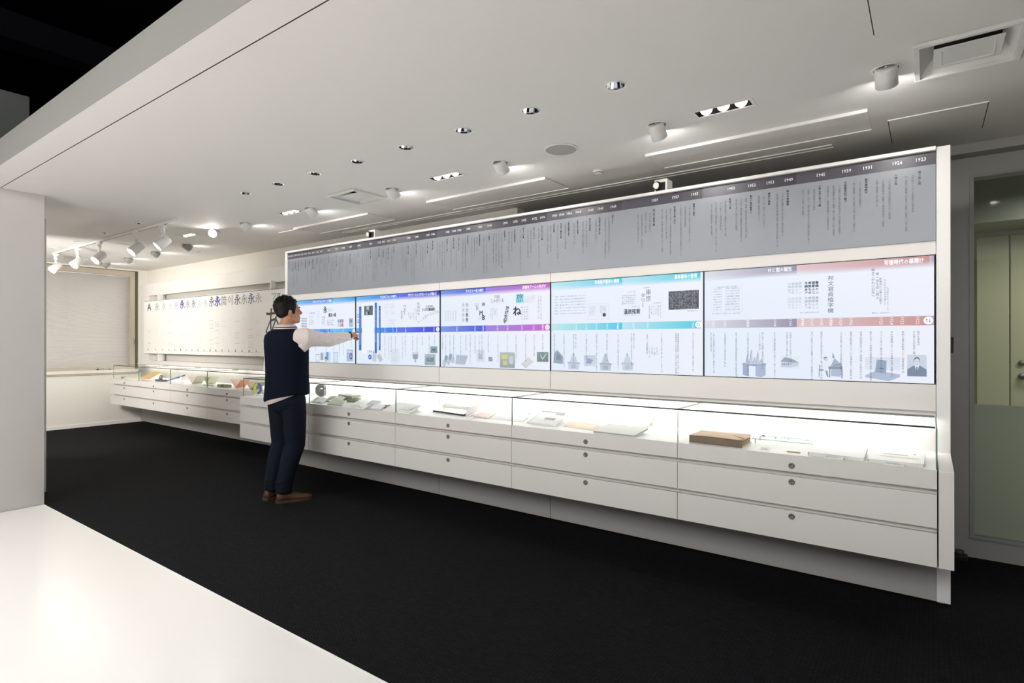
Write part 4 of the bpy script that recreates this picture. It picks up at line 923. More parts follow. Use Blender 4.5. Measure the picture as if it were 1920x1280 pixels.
# long flush ceiling panels with a light-catching front edge
for i, (x0, x1, y0, y1) in enumerate(((-1.424, -.25, 3.372, 3.68), (-3.366, -2.20, 3.415, 3.735), (-5.263, -4.105, 3.412, 3.72))):
    t = thing('ceiling_panel', ('long white ceiling hatch before the header, %s' % ('nearest the glass door', 'in the middle', 'farthest, near the sign board')[i]), 'ceiling panel', ((x0+x1)/2, (y0+y1)/2, ZC), 'long ceiling hatches')
    mbx(x0, x1, y0+.003, y1, ZC-.006, ZC-.0003).build('panel', 'ceiling_paint', t)
    mbx(x0-.003, x1+.003, y0-.010, y0+.001, ZC-.017, ZC-.0003).build('front_edge', 'trim_white', t)
    mbx(x0, x1, y1+.001, y1+.006, ZC-.011, ZC-.0003).build('rear_edge', 'trim_white', t)
    mbx(x0-.003, x0-.0005, y0+.003, y1, ZC-.009, ZC-.0003).build('side_edge', 'trim_white', t)
t = thing('slot_diffuser', 'very long twin-line air slot in the ceiling behind the header', 'air diffuser', (-2.7, 3.88, ZC))
for y in (3.845, 3.895): mbx(-5.05, -.46, y-.003, y+.003, ZC-.007, ZC-.0003).build('slot_edge', 'trim_white', t)
mbx(-5.05, -.46, 3.8495, 3.8905, ZC-.002, ZC-.0003).build('slot', 'ceiling_paint', t)
def hatch(x0, x1, y0, y1, label):
    t = thing('access_hatch', label, 'access hatch', ((x0+x1)/2, (y0+y1)/2, ZC))
    mbx(x0, x1, y0, y1, ZC-.003, ZC-.0003).build('lid', 'ceiling_paint', t)
    m = MB()
    for s in ((x0-.004, x0-.0004, y0-.004, y1+.004), (x1+.0004, x1+.004, y0-.004, y1+.004), (x0, x1, y1+.0004, y1+.003)): m.box(s[0], s[1], s[2], s[3], ZC-.0012, ZC-.0003)
    m.build('joint', 'dark_joint', t)
    mbx(x0-.004, x1+.004, y0-.004, y0-.0006, ZC-.006, ZC-.0003).build('front_edge', 'trim_white', t)
    m = MB(); m.cyl((x0+.02, (y0+y1)/2, ZC-.0032), (x0+.02, (y0+y1)/2, ZC-.0040), .0028, n=8); m.build('latch', 'lock_metal', t)
hatch(-.170, .236, 3.606, 4.035, 'square ceiling hatch between the header and the glass door')
hatch(-.165, .9, 2.0, 2.57, 'large ceiling hatch at the top edge of the picture')
hatch(-5.62, -5.05, 3.46, 3.95, 'faint square ceiling hatch where the sign board begins')
def vent(a, b, sx, sy, label, turn):
    t = thing('air_vent', label, 'air vent', (a, b, ZC), 'square ceiling air vents')
    m = MB(); w_ = .022; fl = .016
    for s in (-1, 1):
        m.box(a-sx-w_, a+sx+w_, b+s*(sy+w_/2)-w_/2, b+s*(sy+w_/2)+w_/2, ZC-fl, ZC-.0003, 0, .002); m.box(a+s*(sx+w_/2)-w_/2, a+s*(sx+w_/2)+w_/2, b-sy, b+sy, ZC-fl, ZC-.0003, 0, .002)
    m.build('frame', 'plastic_white', t)
    ix, iy = sx*.70, sy*.62
    m = MB()
    m.hexa([(a-sx, b-sy, ZC-.002), (a+sx, b-sy, ZC-.002), (a+ix, b-iy, ZC+.05), (a-ix, b-iy, ZC+.05), (a-sx, b-sy, ZC+.002), (a+sx, b-sy, ZC+.002), (a+ix, b-iy, ZC+.054), (a-ix, b-iy, ZC+.054)])
    m.hexa([(a-sx, b+sy, ZC-.002), (a+sx, b+sy, ZC-.002), (a+ix, b+iy, ZC+.05), (a-ix, b+iy, ZC+.05), (a-sx, b+sy, ZC+.002), (a+sx, b+sy, ZC+.002), (a+ix, b+iy, ZC+.054), (a-ix, b+iy, ZC+.054)])
    for s in (-1, 1): m.hexa([(a+s*sx, b-sy, ZC-.002), (a+s*sx, b+sy, ZC-.002), (a+s*ix, b+iy, ZC+.05), (a+s*ix, b-iy, ZC+.05), (a+s*sx, b-sy, ZC+.002), (a+s*sx, b+sy, ZC+.002), (a+s*ix, b+iy, ZC+.054), (a+s*ix, b-iy, ZC+.054)])
    m.build('collar', 'plastic_white', t)
    m = MB(); m.box(a-ix, a+ix, b-iy, b+iy, ZC+.075, ZC+.08); m.box(a-ix*.98, a+ix*.98, b-sy*.93, b-sy*.50, ZC+.016, ZC+.019); m.build('duct_back', 'plastic_black', t)
    m = MB(); m.box(a-ix*1.02, a+ix*1.02, b-sy*.55, b+iy*1.05, ZC-.004, ZC+.002, 0, .002); m.build('baffle_plate', 'plastic_white', t)
    m = MB(); q = .8
    m.box(a-ix*q, a+ix*q, b+iy*.74, b+iy*.79, ZC-.007, ZC-.004); m.box(a-ix*q, a-ix*q+.004, b-iy*.7, b+iy*.79, ZC-.007, ZC-.004); m.box(a+ix*q-.004, a+ix*q, b-iy*.7, b+iy*.79, ZC-.007, ZC-.004)
    m.build('baffle_rim', 'trim_white', t)
vent(*ACN, 'large square air vent with tilted baffle, at the right edge of the ceiling', 0)
vent(*ACF, 'small distant square air vent between the downlight rows', 0)
m = MB(); m.lathe([(.102, 0), (.104, -.004), (.100, -.007), (.094, -.007)], (-1.80, 2.969, ZC-.0003), 40, 0); sp_ = m.build('ceiling_speaker', 'trim_white', None, label='round flush ceiling speaker with grey mesh cover', cat='speaker')
m = MB(); m.lathe([(.0945, -.0065), (.05, -.009), (.0005, -.0095)], (-1.80, 2.969, ZC), 40, 0); m.build('mesh_cover', 'grille_grey', sp_)
def sensor(x, y, label):
    m = MB(); m.lathe([(.036, 0), (.036, -.006), (.028, -.012), (.024, -.018), (.012, -.022), (.0005, -.022)], (x, y, ZC-.0003), 24, 0); s = m.build('smoke_detector', 'plastic_white', None, label=label, cat='smoke detector')
    m = MB(); m.lathe([(.0285, -.0135), (.0262, -.0165)], (x, y, ZC), 24, 0); m.build('slot_ring', 'dark_grey', s)
sensor(-1.823, 3.50, 'small round smoke detector between two long ceiling hatches')
t = thing('ceiling_sensor', 'tiny white ceiling plate with three dark holes near the sign board', 'sensor', (-7.63, 3.57, ZC))
mbx(-7.70, -7.56, 3.55, 3.59, ZC-.004, ZC-.0003, b=.001).build('plate', 'plastic_white', t)
for q in (-1, 0, 1): m = MB(); m.cyl((-7.63+q*.04, 3.57, ZC-.004), (-7.63+q*.04, 3.57, ZC-.006), .010, n=10); m.build('hole', 'plastic_black', t)
# lighting track with five heads
tr = thing('lighting_track', 'white ceiling lighting track running towards the window', 'lighting track', (-7.55, 2.50, ZC))
m = MB(); m.box(-9.32, -5.93, 2.484, 2.520, ZC-.022, ZC-.0003, 0, .002); m.box(-9.30, -5.96, 2.498, 2.506, ZC-.0228, ZC-.021, 1); m.build('rail', ['trim_white', 'dark_joint'], tr)
mbx(-5.93, -5.80, 2.478, 2.526, ZC-.028, ZC-.0003, b=.003).build('feed_box', 'trim_white', tr)
TH = [(-6.08, -.30, -.72, 'lamp_track'), (-6.70, -.12, -.75, 'lamp_track'), (-7.72, .05, -.72, 'lamp_track'), (-8.42, .12, -.72, 'lamp_track'), (-9.22, .2, -.75, 'lamp_track')]
for i, (x, dx, dy, lm) in enumerate(TH):
    y = 2.502
    t = thing('track_spotlight', '%s white spotlight on the ceiling track, counted from its feed box' % ORD[i].replace('nearest', 'first'), 'track spotlight', (x, y, ZC-.023), 'spotlights on the track')
    mbx(x-.055, x+.055, y-.016, y+.016, ZC-.050, ZC-.023, b=.003).build('adapter', 'trim_white', t)
    m = MB(); m.cyl((x, y, ZC-.05), (x, y, ZC-.10), .020); m.cyl((x, y, ZC-.10), (x, y, ZC-.17), .009); m.build('stem', 'trim_white', t)
    d = V((dx+.10, dy, -.72)).normalized(); c = V((x, y, ZC-.195))
    m = MB(); m.tube([c+V((.046*math.cos(a), 0, .045+.045*math.sin(a))) for a in [q*.35 for q in range(10)]], .004, 6); m.build('yoke', 'trim_white', t)
    m = MB(); m.lathe([(.001, -.070), (.036, -.070), (.044, -.062), (.050, .045), (.052, .066), (.048, .066), (.046, .046)], c, 28, 0, d); m.build('lamp_head', 'trim_white', t)
    m = MB(); m.lathe([(.046, .046), (.0005, .050)], c, 24, 0, d); m.build('lens', lm, t)
    m = MB(); q = d.cross(V((0, 0, 1))).normalized(); m.cyl(c+q*.047, c+q*.066, .012, n=10); m.build('knob', 'trim_white', t)
# box spotlights standing on the header
for i, (x, lab) in enumerate(((-1.398, 'white cube spotlight on the header above the year 1959'), (-4.222, 'white cube spotlight on the header, the farther of the two'))):
    t = thing('box_spotlight', lab, 'box spotlight', (x, 3.585, 2.2668), 'cube spotlights on the header')
    mbx(x-.043, x+.043, 3.546, 3.640, 2.2668, 2.352, b=.002).build('body', 'trim_white', t)
    m = MB(); m.box(x-.032, x+.030, 3.540, 3.5465, 2.278, 2.330); m.build('face_recess', 'plastic_black', t)
    d = V((-.35, -.8, -.1)).normalized(); c = V((x-.018, 3.530, 2.310))
    m = MB(); m.lathe([(.012, -.02), (.024, -.012), (.027, .004), (.025, .010)], c, 20, 0, d); m.build('lamp_ring', 'plastic_black', t)
    m = MB(); m.ball(c+d*.008, .020, 0, 18, 10); m.build('lens', 'lens', t)
# bits
t = thing('sill_device', 'small dark and white remote lying on the window sill', 'remote control', (XE+.012, 3.40, .862))
mbx(XE-.002, XE+.030, 3.33, 3.44, .8625, .885, b=.004).build('case', 'frame_grey', t); mbx(XE+.0305, XE+.032, 3.335, 3.36, .866, .882).build('button_panel', 'plastic_black', t)
t = thing('sill_clip', 'tiny dark clip lying on the window sill beside the remote', 'clip', (XE+.012, 3.51, .8622))
m = MB(); m.tube([(XE+.012, 3.47, .866), (XE+.012, 3.52, .866), (XE+.016, 3.56, .868)], .0035, 6); m.build('wire', 'mid_grey', t); m = MB(); m.box(XE+.006, XE+.02, 3.50, 3.525, .8623, .874, 0, .002); m.build('body', 'plastic_black', t)
t = thing('door_stop', 'small black door stop on the floor behind the wall end', 'door stop', (.15, 4.34, 0))
mbx(.10, .19, 4.30, 4.37, .0005, .03, b=.004).build('base', 'plastic_black', t); m = MB(); m.cyl((.15, 4.335, .03), (.15, 4.335, .055), .022); m.build('bumper', 'dark_grey', t)

# ================================================================== EXHIBITS UNDER THE GLASS
class Q:
    """an oblique frame: origin, two edge vectors and their normal"""
    def __init__(s, q): s.O = V(q[0]); s.ex = V(q[1]); s.ey = V(q[2]); s.n = s.ex.cross(s.ey).normalized()
    def p(s, u, v, h): return tuple(s.ex*u+s.ey*v+s.n*h)
    def slab(s, m, u0, u1, v0, v1, h0, h1, mi=0, du=0, dv=0):
        m.hexa([s.p(u0, v0, h0), s.p(u1, v0, h0), s.p(u1, v1, h0), s.p(u0, v1, h0), s.p(u0+du, v0+dv, h1), s.p(u1-du, v0+dv, h1), s.p(u1-du, v1-dv, h1), s.p(u0+du, v1-dv, h1)], mi); return m
def item(name, q, label, cat, deck, group=None):
    f = Q(q); f.O = V((f.O.x, f.O.y, deck+.0006)); t = thing(name, label, cat, f.O, group); f.t = t; f.deck = deck
    rise = f.ey.z
    if rise > .012:                               # slanted exhibits rest on a white wedge
        m = MB(); a, b = .12, .88
        m.hexa([f.p(a, .3, 0)[:2]+(0,), f.p(b, .3, 0)[:2]+(0,), f.p(b, .97, 0)[:2]+(0,), f.p(a, .97, 0)[:2]+(0,), f.p(a, .3, -.0004), f.p(b, .3, -.0004), f.p(b, .97, -.0004), f.p(a, .97, -.0004)])
        m.build('wedge', 'trim_white', t, world=False)
    return f
def part(f, name, mats, m, **k): return m.build(name, mats, f.t, world=False, **k)
ZN = .7555; ZFAR = .7415
def sheet(name, q, label, cat, deck, m1='paper', pic=None, lines=0, th=.0014, group=None):
    f = item(name, q, label, cat, deck, group)
    part(f, 'sheet', m1, f.slab(MB(), 0, 1, 0, 1, 0, th))
    if pic:
        for (u0, u1, v0, v1, mm) in pic: part(f, 'picture', mm, f.slab(MB(), u0, u1, v0, v1, th+.0002, th+.0007))
    if lines:
        m = MB()
        for r in range(lines): v = .12+.76*r/lines; f.slab(m, .12, .12+random.uniform(.5, .76), v, v+.35*.76/lines, th+.0002, th+.0005)
        part(f, 'print', 'paper_grey', m, kind='stuff')
    return f
def book(name, q, label, deck, th, cover='paper', pages='paper', pic=None, cat='book', group=None):
    f = item(name, q, label, cat, deck, group); c = .0022
    part(f, 'lower_cover', cover, f.slab(MB(), 0, 1, 0, 1, 0, c)); part(f, 'page_block', pages, f.slab(MB(), .012, .985, .02, .98, c, th-c))
    part(f, 'upper_cover', cover, f.slab(MB(), 0, 1, 0, 1, th-c, th))
    part(f, 'spine', cover, f.slab(MB(), -.006, .0, 0, 1, 0, th))
    if pic:
        for (u0, u1, v0, v1, mm) in pic: part(f, 'picture', mm, f.slab(MB(), u0, u1, v0, v1, th+.0002, th+.0007))
    return f
def openbook(name, q, label, deck, cover='paper_grey', th=.012, pics=(), cat='book', lift=.02):
    """two page blocks rising to the gutter"""
    f = item(name, q, label, cat, deck)
    part(f, 'cover', cover, f.slab(MB(), -.01, 1.01, -.02, 1.02, 0, .002))
    for (u0, u1) in ((.0, .5), (.5, 1)):
        m = MB(); n = 5; pr = []
        for i in range(n+1):
            u = u0+(u1-u0)*i/n; s_ = abs(u-.5)*2; pr.append((u, .0022+th*(1-s_**3*.85)*(1-.45*max(0, 1-s_*6))))
        for i in range(n):
            (ua, ha), (ub, hb) = pr[i], pr[i+1]
            m.hexa([f.p(ua, 0, .0022), f.p(ub, 0, .0022), f.p(ub, 1, .0022), f.p(ua, 1, .0022), f.p(ua, 0, ha), f.p(ub, 0, hb), f.p(ub, 1, hb), f.p(ua, 1, ha)])
        part(f, 'page_block', 'paper', m)
    for (u0, u1, v0, v1, mm) in pics: part(f, 'picture', mm, f.slab(MB(), u0, u1, v0, v1, th+.0026, th+.0031))
    return f
def framed(name, q, label, deck, pic, rim='trim_white', th=.012, cat='tray', fill='paper'):
    f = item(name, q, label, cat, deck)
    part(f, 'base', rim, f.slab(MB(), 0, 1, 0, 1, 0, .004))
    m = MB(); w_ = .045
    f.slab(m, 0, 1, 0, w_, .004, th); f.slab(m, 0, 1, 1-w_, 1, .004, th); f.slab(m, 0, w_, w_, 1-w_, .004, th); f.slab(m, 1-w_, 1, w_, 1-w_, .004, th)
    part(f, 'rim', rim, m); part(f, 'insert', fill, f.slab(MB(), w_+.02, 1-w_-.02, w_+.02, 1-w_-.02, .0042, .006))
    for (u0, u1, v0, v1, mm) in pic: part(f, 'picture', mm, f.slab(MB(), u0, u1, v0, v1, .0062, .0068))
    return f
def vcard(name, x, y, label, deck, w_, h_, d_, m1, m2, cat='folded card', tilt=0):
    """a card folded to a V that stands open on its fold"""
    t = thing(name, label, cat, (x, y, deck+.0006), rotz=tilt)
    for s, mm in ((-1, m1), (1, m2)):
        m = MB(); m.hexa([(0, -d_/2, 0), (s*w_, -d_/2, h_), (s*w_, d_/2, h_), (0, d_/2, 0), (s*.003, -d_/2, -.0), (s*(w_+.003), -d_/2, h_-.001), (s*(w_+.003), d_/2, h_-.001), (s*.003, d_/2, 0)])
        m.build('leaf', mm, t, world=False)
        m = MB(); m.hexa([(s*w_*.2, -d_*.4, h_*.2+.001), (s*w_*.85, -d_*.4, h_*.85+.001), (s*w_*.85, d_*.4, h_*.85+.001), (s*w_*.2, d_*.4, h_*.2+.001), (s*w_*.2, -d_*.4, h_*.2+.002), (s*w_*.85, -d_*.4, h_*.85+.002), (s*w_*.85, d_*.4, h_*.85+.002), (s*w_*.2, d_*.4, h_*.2+.002)])
        m.build('picture', 'paper_pink' if s < 0 and m1 != 'olive_pale' else 'olive', t, world=False)
    m = MB(); m.prism([(-.012, .0), (.012, .0), (.004, .006), (-.004, .006)], 1, -d_*.3, d_*.3); m.build('holder', 'trim_white', t, world=False)
    return t

# ---- first case (right end)
f = item('ledger', ((-1.048,3.071,0.756),(0.277,-0.019,0.000),(-0.003,0.205,0.001)), 'thick old brown ledger with tan cover and ragged page edges', 'book', ZN)
rr = random.Random(3)
part(f, 'lower_cover', 'old_cover', f.slab(MB(), 0, 1.0, 0, 1, 0, .003))
m = MB()
for k in range(8):
    h0 = .003+k*.0044; e = rr.uniform(-.02, .02); f.slab(m, .005, .985+e*.7, .012, .985+e, h0, h0+.0043)
part(f, 'page_block', 'old_pages', m)
part(f, 'spine', 'old_spine', f.slab(MB(), -.004, 1.0, -.012, .012, 0, .0375, dv=.004))
m = MB(); pts = [(0, -.02), (.3, -.012), (.62, -.02), (.93, -.02), (.965, .10), (1.0, .30), (1.015, .62), (.985, .9), (.98, 1.0), (.5, 1.02), (.01, 1.0)]
lo = [f.p(u, v, .0384+.004*math.sin(u*3+v*4)) for u, v in pts]; hi = [f.p(u, v, .0410+.004*math.sin(u*3+v*4)) for u, v in pts]; n = len(pts)
m.add(lo+hi, [list(range(n))[::-1], list(range(n, 2*n))]+[(i, (i+1) % n, n+(i+1) % n, n+i) for i in range(n)])
part(f, 'upper_cover', 'old_cover', m)
t = thing('glass_shelf', 'low clear shelf with pale green edge behind the cards, small white dishes on it', 'shelf', (-.616, 3.31, ZN))
m = MB(); glass_pane(m, -.770, -.462, 3.250, 3.385, .7765, .7815, 2); m.build('plate', ['glass', 'pale_green'], t)
for x in (-.755, -.477):
    for y in (3.265, 3.37): m = MB(); m.cyl((x, y, ZN), (x, y, .7764), .005, n=10); m.build('leg', 'trim_white', t)
for i, (x, y, r, lab, mm) in enumerate(((-.728, 3.315, .020, 'largest white dish with a dark speck, on the glass shelf next to the ledger', 'paper'), (-.664, 3.30, .009, 'tiny yellowish lens on the glass shelf, nearer the ledger', 'yellow'), (-.602, 3.31, .010, 'tiny pinkish lens on the glass shelf, between two others', 'paper_pink'), (-.520, 3.315, .021, 'white dish at the far right of the glass shelf', 'paper'))):
    t = thing('dish', lab, 'dish', (x, y, .7817), 'dishes on the glass shelf')
    m = MB(); m.lathe([(r*.6, 0), (r, .006), (r*.95, .0075), (r*.7, .003), (.0004, .003)], (x, y, .782), 20, 0); m.build('saucer', 'trim_white', t)
    m = MB(); m.ball((x+r*.15, y, .787), (r*.42, r*.42, .005), 0, 12, 6); m.build('lens_piece', mm if i else 'dark_grey', t)
sheet('label_card', ((-0.690,3.057,0.756),(0.047,-0.001,0.000),(-0.004,0.060,0.006)), 'small blank caption card next to the ledger', 'caption card', ZN, lines=2)
t = thing('wood_strip', 'thin ochre wooden strip lying before the glass shelf', 'strip', (-.536, 3.085, ZN)); mbx(-.567, -.506, 3.078, 3.090, ZN+.0006, ZN+.0045, b=.001).build('strip', 'ochre', t); mbx(-.560, -.512, 3.0805, 3.0875, ZN+.0046, ZN+.0052).build('groove', 'old_spine', t)
book('white_volume', ((-0.467,3.052,0.756),(0.231,-0.013,0.000),(-0.001,0.250,0.020)), 'thick white volume beside the tiny hinge, left of two white volumes', ZN, .016, 'trim_white', 'paper')
book('white_volume', ((-0.222,3.035,0.756),(0.206,0.001,0.000),(0.006,0.250,0.018)), 'white volume at the right end with faint printed title lines', ZN, .016, 'trim_white', 'paper', pic=((.2, .9, .3, .36, 'paper_cream'), (.25, .7, .5, .53, 'paper_grey'), (.80, .83, .62, .68, 'paper_grey')))
for q, lab in ((((-0.397,3.017,0.756),(0.078,-0.002,0.000),(0.004,0.025,0.005)), 'white caption card leaning on the left white volume'), (((-0.158,3.019,0.756),(0.074,0.000,0.000),(0.003,0.025,0.004)), 'white caption card leaning on the right white volume')):
    f = item('caption_card', q, lab, 'caption card', ZN, 'caption cards before the white volumes'); part(f, 'card', 'trim_white', f.slab(MB(), 0, 1, 0, 1, 0, .004)); m = MB(); f.slab(m, .1, .8, .3, .4, .0042, .0045); f.slab(m, .1, .6, .6, .68, .0042, .0045); part(f, 'print', 'paper_grey', m)

# ---- second case
framed('white_tray', ((-2.172,3.144,0.756),(0.239,-0.033,0.000),(-0.054,0.270,0.047)), 'slanted white tray with a dark oval piece in it', ZN, ((.42, .78, .36, .52, 'mid_grey'), (.60, .95, .80, .90, 'paper_grey')))
sheet('pink_sheet', ((-1.904,3.161,0.756),(0.257,-0.057,0.000),(-0.064,0.250,0.020)), 'pale pink and cream paper sheet lying flat beside the tray', 'sheet', ZN, 'paper_pink', ((.3, .9, .1, .5, 'paper_cream'), (.05, .12, .05, .12, 'old_cover')))
book('grey_edged_book', ((-1.620,3.047,0.756),(0.270,-0.015,0.000),(0.003,0.200,0.020)), 'white book with a pale grey spine edge at the middle of the turquoise case', ZN, .013, 'paper', 'paper_grey')
framed('picture_stand', ((-1.632,3.447,0.756),(0.186,-0.037,0.000),(0.003,0.120,0.032)), 'small slanted white frame with a grey printed block', ZN, ((.12, .88, .52, .88, 'olive_pale'), (.12, .88, .14, .44, 'paper_grey')))
sheet('grey_leaf', ((-1.348,3.538,0.756),(0.143,-0.033,0.000),(-0.027,0.160,0.011)), 'faint pinkish leaflet next to the glass pane, left of the ledger case', 'sheet', ZN, 'paper', ((.1, .9, .1, .5, 'paper_pink'), (.2, .95, .6, .9, 'paper_grey')))

# ---- third case
f = item('glass_plate', ((-3.097,3.204,0.756),(0.372,-0.059,0.000),(-0.053,0.200,0.029)), 'black-edged glass plate lying on white paper', 'photographic plate', ZN)
part(f, 'backing', 'trim_white', f.slab(MB(), -.18, 1.1, -.10, 1.05, -.0003, .003)); part(f, 'plate', 'plastic_black', f.slab(MB(), 0, 1, 0, 1, .004, .015)); part(f, 'emulsion', 'plate_green', f.slab(MB(), .03, .97, .02, .98, .0152, .0162))
part(f, 'picture', 'paper_grey', f.slab(MB(), .1, .9, .55, .9, .0163, .0167)); part(f, 'lid', 'trim_white', MB().hexa([f.p(1.02, .02, .004), f.p(1.05, .02, .004), f.p(1.05, .98, .004), f.p(1.02, .98, .004), f.p(1.10, .02, .055), f.p(1.13, .02, .055), f.p(1.13, .98, .055), f.p(1.10, .98, .055)]))
sheet('pink_folder', ((-2.662,3.173,0.756),(0.152,-0.030,0.000),(-0.084,0.240,0.022)), 'narrow pale pink folder with dark ends next to the glass plate', 'folder', ZN, 'paper_pink', ((0, 1, 0, .06, 'mid_grey'), (.86, 1, .06, .95, 'paper')), th=.004)
sheet('white_paper', ((-2.509,3.160,0.756),(0.284,0.008,0.000),(-0.105,0.250,0.015)), 'white printed paper between the pink folder and the glass pane', 'sheet', ZN, 'paper', ((.1, .9, .1, .8, 'paper_off'),), lines=7)
f = item('clear_box', ((-2.486,3.431,0.756),(0.122,-0.023,0.000),(-0.061,0.150,0.016)), 'small clear box with grey edges at the back of the glass plate case', 'box', ZN)
part(f, 'base', 'paper_grey', f.slab(MB(), 0, 1, 0, 1, 0, .003)); m = MB()
for a in ((0, .06, 0, 1), (.94, 1, 0, 1), (.06, .94, 0, .06), (.06, .94, .94, 1)): f.slab(m, a[0], a[1], a[2], a[3], .003, .02)
part(f, 'side', 'paper_off', m)

# ---- fourth case
def letter(name, ch, x, y, h, d_, label, m1, m2, deck, turn=0, stand=True):
    t = thing(name, label, 'letter sculpture', (x, y, deck+.0006), rotz=turn)
    cu = bpy.data.curves.new('g', 'FONT'); cu.body = ch; cu.resolution_u = 5; cu.size = h/.72; cu.extrude = d_/2; cu.bevel_depth = .0015; cu.offset = .010
    ob = bpy.data.objects.new('g', cu); COL.objects.link(ob); me = bpy.data.meshes.new_from_object(ob.evaluated_get(bpy.context.evaluated_depsgraph_get())); bpy.data.objects.remove(ob)
    xs = [v.co.x for v in me.vertices]; mn = min(v.co.y for v in me.vertices); c0 = (min(xs)+max(xs))/2
    for v in me.vertices: a, b, c_ = v.co; v.co = (a-c0, -c_, b-mn+.0125)
    me.materials.clear(); me.materials.append(M[m1]); me.materials.append(M[m2])
    for p in me.polygons: p.material_index = 1 if p.center.x > 0.002 else 0
    me.name = 'letter'; o = bpy.data.objects.new('letter', me); COL.objects.link(o); o.parent = t
    m = MB(); m.box(-.035, .035, -.022, .022, 0, .012, 0, .002); m.build('stand', 'clear_base', t, world=False)
    return t
letter('letter_sculpture', 'G', -4.80, 3.40, .100, .030, 'grey upright letter G sculpture standing in the case beside the man', 'letter_grey', 'letter_grey', ZN, .25)
t = thing('letter_sculpture', 'yellow and blue letter ring standing at the left end of the near cases', 'letter sculpture', (-5.492, 3.150, ZN+.0006), rotz=.75)
for nm, a0, mm in (('left_half', 90, 'yellow'), ('right_half', -90, 'blue')):
    n = 14; an = [R(a0+180*q/n) for q in range(n+1)]
    m = MB(); m.prism([(.040*math.cos(a), .070+.056*math.sin(a)) for a in an]+[(.021*math.cos(a), .070+.034*math.sin(a)) for a in an[::-1]], 1, -.012, .012); m.build(nm, mm, t, world=False)
m = MB(); m.box(-.035, .035, -.022, .022, 0, .015, 0, .002); m.build('stand', 'clear_base', t, world=False)
letter('letter_sculpture', 'I', -5.03, 3.22, .10, .02, 'violet upright letter just right of the man under the glass', 'violet', 'violet', ZN, .3)
f = openbook('sample_book', ((-4.481,3.201,0.756),(0.236,-0.025,0.000),(-0.042,0.130,0.032)), 'open olive-green sample book below the letter G', ZN, 'olive', .010, ((.06, .44, .15, .85, 'olive'), (.56, .94, .15, .85, 'olive_pale')))
t = thing('olive_box', 'grey-lidded olive box standing open in the letter G case', 'box', (-4.28, 3.335, ZN))
mbx(-4.34, -4.11, 3.30, 3.42, ZN+.0006, ZN+.030, b=.002).build('tray', 'olive', t); m = MB(); m.hexa([(-4.46, 3.35, ZN+.032), (-4.20, 3.30, ZN+.032), (-4.20, 3.40, ZN+.040), (-4.46, 3.43, ZN+.040), (-4.46, 3.352, ZN+.055), (-4.20, 3.302, ZN+.055), (-4.20, 3.402, ZN+.060), (-4.46, 3.432, ZN+.060)]); m.build('lid', 'paper_grey', t); m = MB(); m.cyl((-4.41, 3.29, ZN+.018), (-4.41, 3.275, ZN+.018), .006, n=10); m.build('button', 'ochre', t)
openbook('magazine', ((-4.049,3.185,0.756),(0.361,-0.035,0.000),(-0.125,0.240,0.039)), 'open magazine with a grey picture page, beside the olive box', ZN, 'paper', .008, ((.54, .9, .05, .62, 'paper_grey'), (.1, .42, .2, .8, 'paper_off')))
book('grey_pamphlet', ((-3.663,3.029,0.756),(0.173,-0.006,0.000),(-0.105,0.140,0.014)), 'dark grey spined pamphlet in front of the magazine', ZN, .012, 'mid_grey', 'paper', pic=((.25, 1, 0, 1, 'paper_off'),))
book('pale_booklet', ((-4.204,3.046,0.756),(0.182,0.006,0.000),(-0.079,0.120,0.025)), 'pale green booklet at the front edge below the sample book', ZN, .010, 'olive_pale', 'paper')
sheet('white_leaflet', ((-3.948,3.007,0.756),(0.293,-0.017,0.000),(-0.076,0.110,0.020)), 'bluish white leaflet at the front edge of the letter G case', 'sheet', ZN, 'paper', ((.05, .3, .1, .8, 'paper_off'),), lines=4, th=.002)
openbook('binder', ((-3.483,3.028,0.756),(0.323,-0.011,0.000),(-0.090,0.220,0.034)), 'large open white binder across the seam of the letter G case', ZN, 'paper', .013, ((.58, .92, .2, .8, 'paper_off'),))
book('brown_pamphlet', ((-3.643,3.089,0.756),(0.077,0.079,0.000),(-0.110,0.130,0.007)), 'pamphlet with a dark brown cover between magazine and binder', ZN, .006, 'old_spine', 'paper')
openbook('white_album', ((-4.495,3.076,0.756),(0.162,0.008,0.000),(-0.075,0.120,0.025)), 'white open album just right of the man', ZN, 'olive_pale', .010, ((.1, .42, .2, .8, 'olive_pale'),))

# ---- far cases
vcard('folded_card', -6.78, 3.66, 'large V-folded pale pink card standing near the yellow ring', ZFAR, .095, .10, .13, 'paper_pink', 'red', tilt=.15)
vcard('folded_card', -6.36, 3.62, 'orange and olive folded card partly behind the man', ZFAR, .085, .085, .13, 'orange', 'olive', tilt=.1)
vcard('folder', -7.92, 3.68, 'V-shaped white folder with olive photos standing open', ZFAR, .11, .105, .14, 'paper', 'olive_pale', 'folder', tilt=.1)
vcard('folder', -7.66, 3.74, 'smaller pale olive folder behind the V-shaped white one', ZFAR, .085, .10, .12, 'olive_pale', 'olive_pale', 'folder', tilt=.1)
t = thing('olive_case', 'flat olive box with a dark square, before the pink folded card', 'box', (-7.0, 3.58, ZFAR)); mbx(-7.12, -6.9, 3.55, 3.62, ZFAR+.0006, ZFAR+.036, b=.003).build('body', 'olive', t); mbx(-7.02, -6.96, 3.5488, 3.55, ZFAR+.006, ZFAR+.030).build('label_plate', 'dark_grey', t)
t = thing('eyeglasses', 'dark thin-rimmed strip of glasses lying beside the olive box', 'glasses', (-7.35, 3.57, ZFAR)); m = MB(); m.tube([(-7.48, 3.56, ZFAR+.008), (-7.42, 3.58, ZFAR+.006), (-7.30, 3.58, ZFAR+.006), (-7.22, 3.56, ZFAR+.008)], .0045, 8); m.build('frame', 'dark_grey', t)
